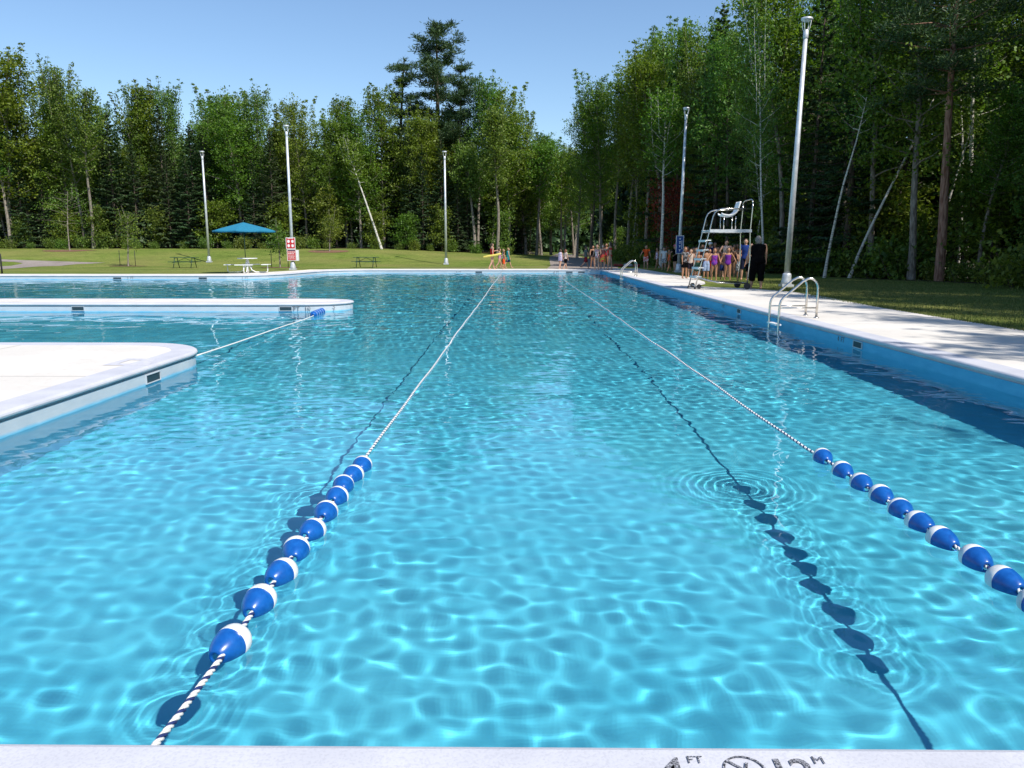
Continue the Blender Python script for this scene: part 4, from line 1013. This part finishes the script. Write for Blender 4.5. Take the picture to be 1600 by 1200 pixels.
        th0 = pc+ac*.016*H-d_*.008*H; b.tube([th0, th0+(ac*.7+d_*.7)*.018*H, th0+(ac*.5+d_*1.0)*.036*H], [.0068*H, .006*H, .005*H], 6)
    solid(b, 'body', MS[skin], t, .0095 if child else .0105)
    # eyes and mouth
    for s in (-1, 1):
        e_ = MB(); e_.ball(hc+Vector((s*hr*.27*H, hr*.76*H, .02*hr*H)), (hr*.10*H, hr*.06*H, hr*.07*H), nu=8, nv=6); e_.build('eye', M_black, t)
    e_ = MB(); e_.ball(hc+Vector((0, hr*.77*H, -.50*hr*H)), (hr*.20*H, hr*.05*H, hr*.05*H), nu=8, nv=6); e_.build('mouth', cloth((.30, .07, .06)), t)
    # hair
    if hs:
        h = MB(); n = 16
        h.ball(hc+Vector((0, -.10*hr*H, .12*hr*H)), (hr*.80*H, hr*.86*H, hr*.98*H), nu=18, nv=12)
        if hs in ('long', 'bob'):
            L = hr*(2.4 if hs == 'long' else 1.25)*H
            h.tube([hc+Vector((0, -.35*hr*H, .3*hr*H)), hc+Vector((0, -.52*hr*H, -.6*hr*H)), hc+Vector((0, -.62*hr*H, -.3*hr*H-L*.6)), hc+Vector((0, -.55*hr*H, -.2*hr*H-L))], [hr*.66*H, hr*.66*H, hr*.52*H, hr*.22*H], 12)
            for s in (-1, 1): h.tube([hc+Vector((s*.55*hr*H, 0, .4*hr*H)), hc+Vector((s*.76*hr*H, -.12*hr*H, -.3*hr*H)), hc+Vector((s*.70*hr*H, -.25*hr*H, -.2*hr*H-L*.5))], [hr*.25*H, hr*.22*H, hr*.12*H], 8)
        if hs == 'tail': h.tube([hc+Vector((0, -.8*hr*H, .3*hr*H)), hc+Vector((0, -1.25*hr*H, .1*hr*H)), hc+Vector((0, -1.2*hr*H, -1.1*hr*H))], [hr*.22*H, hr*.26*H, hr*.08*H], 8)
        me_o = solid(h, 'hair', MH[hair], t, .011)
        # open the face: drop hair in front of the face plane
        bm = bmesh.new(); bm.from_mesh(me_o.data); dl = [v for v in bm.verts if v.co.y > hc.y+.22*hr*H and v.co.z < hc.z+.42*hr*H]
        bmesh.ops.delete(bm, geom=dl, context='VERTS'); bm.to_mesh(me_o.data); bm.free()
    for wname, wm, *a_ in wear:
        c = MB(); ex = .006*H+.004
        if wname == 'swimsuit':
            torso(c, hip-.05, sh-.04, ex); 
            for s in (-1, 1): c.tube([(s*.05*H, .048*H, (sh-.06)*H+o_), (s*.052*H, .0, (sh+.014)*H+o_), (s*.05*H, -.046*H, (sh-.06)*H+o_)], .010*H+.003, 8)
        elif wname == 'bikini_top':
            c.rings([((0, 0, f*H+o_), rx*H*fat+ex, ry*H*fat**1.3+ex) for f, rx, ry in ((sh-.115, .085, .058), (sh-.09, .088, .062), (sh-.06, .090, .060))])
            for s in (-1, 1): c.tube([(s*.04*H, .055*H, (sh-.07)*H+o_), (s*.03*H, .0, (neck+.0)*H+o_)], .005*H+.003, 6)
        elif wname == 'bikini_bottom': torso(c, hip-.05, hip+.035, ex)
        elif wname == 'shorts':
            torso(c, hip-.05, hip+(a_[1] if len(a_) > 1 else .09), ex)
            for i in (0, 1): leg(c, i, a_[0] if a_ else .42, ex+.004, .02*H)
        elif wname in ('shirt', 'tshirt', 'tank_top'):
            torso(c, hip-.02 if not a_ else a_[0], 1, ex+.003)
            if wname != 'tank_top':
                for i in (0, 1): arm(c, i, .45, ex+.003)
        elif wname == 'trousers':
            torso(c, hip-.05, hip+.13, ex)
            for i in (0, 1): leg(c, i, a_[0] if a_ else .95, ex+.006, .012*H)
        elif wname == 'towel':
            c.rings([((0, -.01*H, f*H+o_), rx*H, ry*H) for f, rx, ry in ((hip-.10, .125, .095), (hip, .13, .10), (hip+.14, .12, .09), (sh-.03, .128, .085), (sh+.02, .09, .065), (neck, .05, .045))])
        elif wname == 'towel_at_waist':
            c.rings([((0, 0, f*H+o_), rx*H, ry*H) for f, rx, ry in ((hip-.20, .13, .10), (hip-.05, .115, .085), (hip+.09, .09, .068))])
        elif wname == 'cap':
            c.ball(hc+Vector((0, -.02*hr*H, .38*hr*H)), (hr*.86*H, hr*.95*H, hr*.72*H), nu=16, nv=10); c.ball(hc+Vector((0, hr*.95*H, .32*hr*H)), (hr*.6*H, hr*.55*H, hr*.09*H), nu=12, nv=6)
        elif wname == 'swim_cap': c.ball(hc+Vector((0, -.05*hr*H, .18*hr*H)), (hr*.80*H, hr*.90*H, hr*.92*H), nu=16, nv=10)
        elif wname == 'sunglasses':
            for s in (-1, 1): c.ball(hc+Vector((s*hr*.28*H, hr*.82*H, .02*hr*H)), (hr*.24*H, hr*.07*H, hr*.17*H), nu=10, nv=6)
            c.tube([hc+Vector((-hr*.3*H, hr*.84*H, .05*hr*H)), hc+Vector((hr*.3*H, hr*.84*H, .05*hr*H))], .006*H, 6); c.build(wname, wm, t); continue
        elif wname == 'backpack':
            c.ball((0, -.115*H, (sh-.12)*H+o_), (.085*H, .055*H, .12*H)); 
            for s in (-1, 1): c.tube([(s*.05*H, -.07*H, (sh-.02)*H+o_), (s*.055*H, .0, (sh+.022)*H+o_), (s*.06*H, .058*H, (sh-.08)*H+o_), (s*.07*H, 0, (sh-.2)*H+o_)], .011*H, 6)
        solid(c, wname, wm, t, .011)
    return t, H, J
red, navy, black, white = cloth((.55, .02, .02)), cloth((.015, .03, .12)), cloth((.005, .005, .006)), cloth((.75, .74, .72))
MATS_BLACK = black.node_tree.nodes['Principled BSDF']; MATS_BLACK.inputs['Specular IOR Level'].default_value = .02
orange, pink, purple, teal = cloth((.75, .10, .02)), cloth((.72, .20, .25)), cloth((.16, .03, .30)), cloth((.02, .26, .27))
# far end, walking right along the deck
P1, H1, J1 = person(769, 421, 40, -68, 'lifeguard in a red swimsuit holding a yellow rescue tube', hs='tail', child=False, legs=(14, -12), knees=(2, 16), arms=((30, 10, 70), (-8, 8, 15)), wear=(('swimsuit', red), ('sunglasses', M_black)))
pt = P1.location
m = MB(); m.tube([(-.62, 0, -.10), (-.55, 0, -.08), (-.2, 0, -.02), (.25, .0, .05), (.55, .0, .13), (.60, 0, .15)], [.04, .065, .07, .07, .065, .04], 12)
o = m.build('rescue_tube', plain('rescue_yellow', (.72, .58, .12), .45)); o.location = (pt.x+.02, pt.y-.28, pt.z+.92); tag(o, 'pale yellow rescue tube carried by the lifeguard in red', 'rescue tube')
person(780.5, 419.5, 31, -75, 'child in a pink and purple swimsuit walking behind the lifeguard', hs='tail', legs=(20, -18), knees=(4, 20), arms=((25, 8, 40), (-15, 8, 10)), wear=(('swimsuit', pattern((.55, .12, .25), (.28, .16, .45))),))
person(786.5, 419, 29, -80, 'small child in a white shirt just behind the lifeguard group', hs='short', hair='blond', legs=(-14, 16), knees=(18, 4), wear=(('tshirt', white), ('shorts', navy)))
person(794, 418.5, 31, -80, 'child wrapped in a turquoise towel walking at the end of the lifeguard group', hair='blond', hs='short', legs=(24, -24), knees=(4, 30), wear=(('towel', teal), ('shorts', navy)))
person(875.5, 420.5, 30, -50, 'child wrapped in a pale patterned towel at the far end of the pool', hs='bob', legs=(10, -14), knees=(2, 14), wear=(('towel', pattern((.55, .50, .60), (.25, .20, .35), 14)),))
person(883.5, 420.5, 30, -60, 'child in a pale top and black shorts beside the patterned towel', hair='red', hs='bob', legs=(16, -14), knees=(2, 16), wear=(('tshirt', cloth((.68, .55, .48))), ('shorts', black)))
person(915, 420, 35, -75, 'boy in a grey shirt and dark red shorts walking on the path', hs='short', legs=(22, -20), knees=(4, 30), arms=((-20, 8, 10), (24, 8, 30)), wear=(('tshirt', cloth((.10, .13, .12))), ('shorts', cloth((.16, .012, .02)))))
person(932.5, 421.5, 38, 160, 'girl in a striped one piece standing left of the red towel', hs='tail', arms=((10, 25, 60), (10, 12, 20)), wear=(('swimsuit', pattern((.65, .60, .58), (.45, .12, .15), 18)),))
person(941.5, 421.5, 38, 175, 'person with a red and yellow towel around the waist in the far group', hs='bob', arms=((20, 25, 30), (25, 30, 30)), legs=(6, -6), wear=(('swimsuit', cloth((.35, .12, .10))), ('towel_at_waist', pattern((.72, .03, .04), (.78, .42, .05), 5)), ('sunglasses', white)))
person(953, 421.5, 42, 75, 'woman in a red bikini with long brown hair in the far group', hs='long', child=False, legs=(8, -8), arms=((45, 6, 50), (40, 8, 40)), wear=(('bikini_top', red), ('bikini_bottom', red)))
# on the grass between the far ladder and the blue sign
person(1009, 420, 35, 160, 'child in an orange red shirt standing apart near the far ladder', hs='short', arms=((5, 25, 15), (5, 35, 15)), wear=(('tshirt', orange), ('shorts', pattern((.62, .05, .05), (.75, .70, .68), 10))))
person(1026.5, 421, 33, 110, 'child in a striped white and purple swimsuit walking left', hs='bob', legs=(16, -18), knees=(2, 20), skin='tan', wear=(('swimsuit', pattern((.75, .65, .68), (.30, .20, .38), 12)),))
person(1037, 422, 34, 150, 'child in a white top with patterned shorts behind the striped swimsuit', hs='short', hair='black', wear=(('tshirt', white), ('shorts', pattern((.08, .08, .10), (.6, .6, .6), 16))))
person(1045.5, 424, 33, 100, 'girl in an orange swimsuit bending her arms beside the pink cap', hs='tail', skin='tan', legs=(14, -10), knees=(2, 12), wear=(('swimsuit', orange),))
person(1054, 425, 41, 120, 'person in a pink cap and black swimwear left of the blue sign', hs='bob', legs=(4, -6), arms=((10, 10, 60), (40, 14, 50)), wear=(('tshirt', black), ('shorts', black, .3), ('cap', pink)))
person(1031.5, 416, 30, 170, 'child half hidden behind the white birch', hs='short', hair='black', skin='brown', wear=(('tshirt', cloth((.25, .1, .08))), ('shorts', black)))
# the crowd by the lifeguard chair
person(1069, 435, 47, 200, 'child in a printed black shirt and shorts right of the blue sign', skin='tan', hs='short', hair='red', arms=((30, 8, 95), (8, 8, 10)), wear=(('tshirt', pattern((.012, .012, .014), (.16, .16, .17), 11)), ('shorts', black, .36)))
person(1078.5, 434, 43, 150, 'girl in a pale top beside the printed black shirt', skin='fair', hs='long', wear=(('tank_top', cloth((.70, .55, .45))), ('shorts', cloth((.03, .02, .03)))))
person(1087, 433, 44, 130, 'bare chested boy in dark red shorts behind the chair ladder', skin='tan', hs='short', wear=(('shorts', cloth((.15, .02, .03))),))
person(1091, 428, 42, 190, 'child with dark hair behind the group left of the chair', skin='brown', hs='long', hair='black', wear=(('swimsuit', cloth((.30, .05, .08))),))
person(1096, 425, 41, 160, 'child in an orange shirt at the back left of the chair', skin='tan', hs='short', wear=(('tshirt', cloth((.5, .14, .05))), ('shorts', navy)))
person(1102.5, 436, 46, 10, 'boy seen from behind in navy and pale blue swim shorts', skin='tan', hs='short', wear=(('shorts', cloth((.33, .42, .62)), .50, .09),))
person(1108, 430, 49, 185, 'child with a white cap and navy top behind the boy in pale shorts', skin='tan', hs='short', arms=((60, 15, 60), (20, 10, 20)), wear=(('tshirt', navy), ('shorts', navy), ('cap', white)))
person(1115.5, 427, 46, 180, 'child stretching one arm straight up behind the chair', skin='tan', hs='bob', arms=((5, 8, 5), (5, 168, 2)), wear=(('tshirt', pattern((.55, .15, .12), (.7, .6, .55), 12)), ('shorts', black)))
person(1115, 438, 48, 170, 'girl in a patterned purple swimsuit holding out her arm', skin='tan', hs='short', hair='red', arms=((10, 20, 40), (35, 40, 10)), legs=(4, -4), wear=(('swimsuit', pattern((.30, .03, .30), (.06, .02, .28), 20)),))
person(1133, 433, 55, 175, 'tall pale topped adult standing behind the girl in plain purple', skin='fair', hs='bob', child=False, arms=((10, 30, 80), (10, 30, 80)), wear=(('tank_top', cloth((.55, .42, .38))), ('shorts', cloth((.2, .15, .14)))))
person(1136, 438, 49, 180, 'girl in a plain purple swimsuit with hands on her hips', skin='tan', hs='tail', arms=((-10, 38, 30), (-10, 34, 30)), legs=(6, -8), wear=(('swimsuit', purple),))
person(1124, 428, 40, 190, 'small child in black standing between the two purple swimsuits', skin='brown', hs='short', hair='black', wear=(('tshirt', black), ('shorts', black)))
person(1146, 429, 45, 150, 'child in dark swimwear behind the right chair post', skin='tan', hs='long', wear=(('swimsuit', cloth((.04, .02, .05))),))
person(1154.5, 436, 44, 195, 'small boy in black and white patterned shorts', skin='tan', hs='short', arms=((20, 10, 80), (20, 10, 80)), wear=(('shorts', pattern((.02, .02, .02), (.65, .65, .65), 16), .52),))
person(1162.5, 437, 61, 160, 'adult in a navy shirt behind the chair post and the woman in black', skin='fair', hs='short', child=False, wear=(('tshirt', cloth((.02, .05, .22))), ('shorts', cloth((.015, .02, .05)), .5)))
person(1169.5, 438, 44, 140, 'child in dark shorts partly behind the woman in black', skin='tan', hs='short', wear=(('shorts', black, .45),))
person(1181, 451.5, 79, 2, 'heavy set woman in a sleeveless black top and cropped trousers seen from behind', skin='fair', hair='grey', hs='bob', child=False, build=1.6, arms=((4, 13, 12), (4, 13, 12)), legs=(5, -4), wear=(('tank_top', black, .44), ('trousers', black, .80)))
for px, py, h, f, lab, sk, hr_, hs_, w_ in (
    (1073.5, 428, 41, 150, 'child with an orange towel just right of the blue sign at the back', 'tan', 'black', 'short', (('towel', orange),)),
    (1083, 430, 42, 200, 'child in a red swimsuit deep in the group left of the chair ladder', 'tan', 'brown', 'long', (('swimsuit', red),)),
    (1089.5, 437, 44, 170, 'child in dark green shorts at the front beside the chair ladder', 'brown', 'black', 'short', (('shorts', cloth((.02, .06, .04)), .45),)),
    (1100, 428, 43, 140, 'child in a rust coloured top between the chair ladder and the boy in pale shorts', 'tan', 'red', 'tail', (('tshirt', cloth((.34, .08, .03))), ('shorts', black))),
    (1107, 433, 42, 190, 'small child in red shorts under the chair platform on the left', 'tan', 'brown', 'short', (('shorts', red, .4),)),
    (1121, 432, 44, 160, 'child in a coral swimsuit between the two girls in purple', 'tan', 'brown', 'bob', (('swimsuit', cloth((.55, .13, .09))),)),
    (1128, 436, 40, 200, 'small child in a dark top just left of the girl in plain purple', 'brown', 'black', 'short', (('tshirt', cloth((.05, .03, .03))), ('shorts', navy))),
    (1143, 433, 46, 170, 'child in a brown patterned swimsuit right of the girl in plain purple', 'tan', 'brown', 'long', (('swimsuit', pattern((.20, .07, .03), (.05, .02, .02), 18)),)),
    (1150, 427, 44, 180, 'child at the very back with an orange red top behind the small boy', 'tan', 'brown', 'short', (('tshirt', orange), ('shorts', black))),
    (1041, 417, 31, 140, 'small child in dark red behind the girl in orange', 'tan', 'brown', 'short', (('tshirt', cloth((.22, .03, .03))), ('shorts', black))),
    (1059.5, 417, 34, 170, 'child in dark blue standing behind the foot of the blue sign post', 'tan', 'black', 'bob', (('swimsuit', navy),)),
    (787, 420.5, 26, -70, 'small child in bright orange shorts next to the lifeguard group', 'tan', 'brown', 'short', (('shorts', orange),)),
    (947, 418, 36, 170, 'girl in a dark red swimsuit behind the red towel', 'tan', 'brown', 'long', (('swimsuit', cloth((.28, .02, .03))),)),
    (926, 418, 33, 190, 'child in a black swimsuit at the left rear of the far group', 'tan', 'black', 'tail', (('swimsuit', black),))):
    person(px, py, h, f, lab, skin=sk, hair=hr_, hs=hs_, legs=(rr.uniform(-8, 12), rr.uniform(-12, 8)), arms=((rr.uniform(0, 40), rr.uniform(6, 24), rr.uniform(5, 90)), (rr.uniform(-10, 30), rr.uniform(6, 24), rr.uniform(5, 70))), wear=w_)
# bags left on the grass
for px, py, c, lab in ((981, 408, (.55, .55, .56), 'pale beach bag on the grass behind the far ladder'), (996, 409, (.35, .03, .05), 'dark red towel bundle on the grass behind the far ladder'), (966, 408, (.30, .06, .05), 'reddish bag on the grass right of the woman in the red bikini')):
    q = hit(px, py+9); m = MB(); rs = np.random.RandomState(px)
    for k in range(5): m.ball((rs.uniform(-.22, .22), rs.uniform(-.12, .12), .10+.04*rs.rand()), (.20, .16, .12))
    tt = solid(m, 'beach_bag', cloth(c), None, .03); tt.location = q; tag(tt, lab, 'bag')

# ------------------------------------------------------------------ light
EL = R_(50); AZ = (.69, -.724)
sun = bpy.data.lights.new('sun', 'SUN'); sun.energy = 4.9; sun.angle = R_(.53); sun.color = (1, .955, .88)
so = link(bpy.data.objects.new('sun', sun)); so.rotation_euler = Vector((AZ[0]*math.cos(EL), AZ[1]*math.cos(EL), math.sin(EL))).to_track_quat('Z', 'Y').to_euler()
so.location = (20, -20, 30); sun.cycles.is_caustics_light = True
W = bpy.data.worlds.new('World'); S.world = W; W.use_nodes = True; nt = W.node_tree
sk = nt.nodes.new('ShaderNodeTexSky'); sk.sky_type = 'NISHITA'; sk.sun_disc = False; sk.sun_elevation = EL; sk.sun_rotation = math.atan2(AZ[0], AZ[1])
sk.air_density = 1.15; sk.dust_density = .1; sk.ozone_density = 5.5; sk.altitude = 100
nt.links.new(sk.outputs[0], nt.nodes['Background'].inputs[0]); nt.nodes['Background'].inputs[1].default_value = .13
S.view_settings.view_transform = 'Standard'; S.view_settings.look = 'None'; S.view_settings.exposure = .29; S.view_settings.gamma = 1
cy = S.cycles
cy.use_denoising = True; cy.caustics_refractive = True; cy.caustics_reflective = False
cy.max_bounces = 14; cy.diffuse_bounces = 5; cy.glossy_bounces = 6; cy.transmission_bounces = 8; cy.transparent_max_bounces = 4
cy.sample_clamp_indirect = 6
S.render.use_persistent_data = False
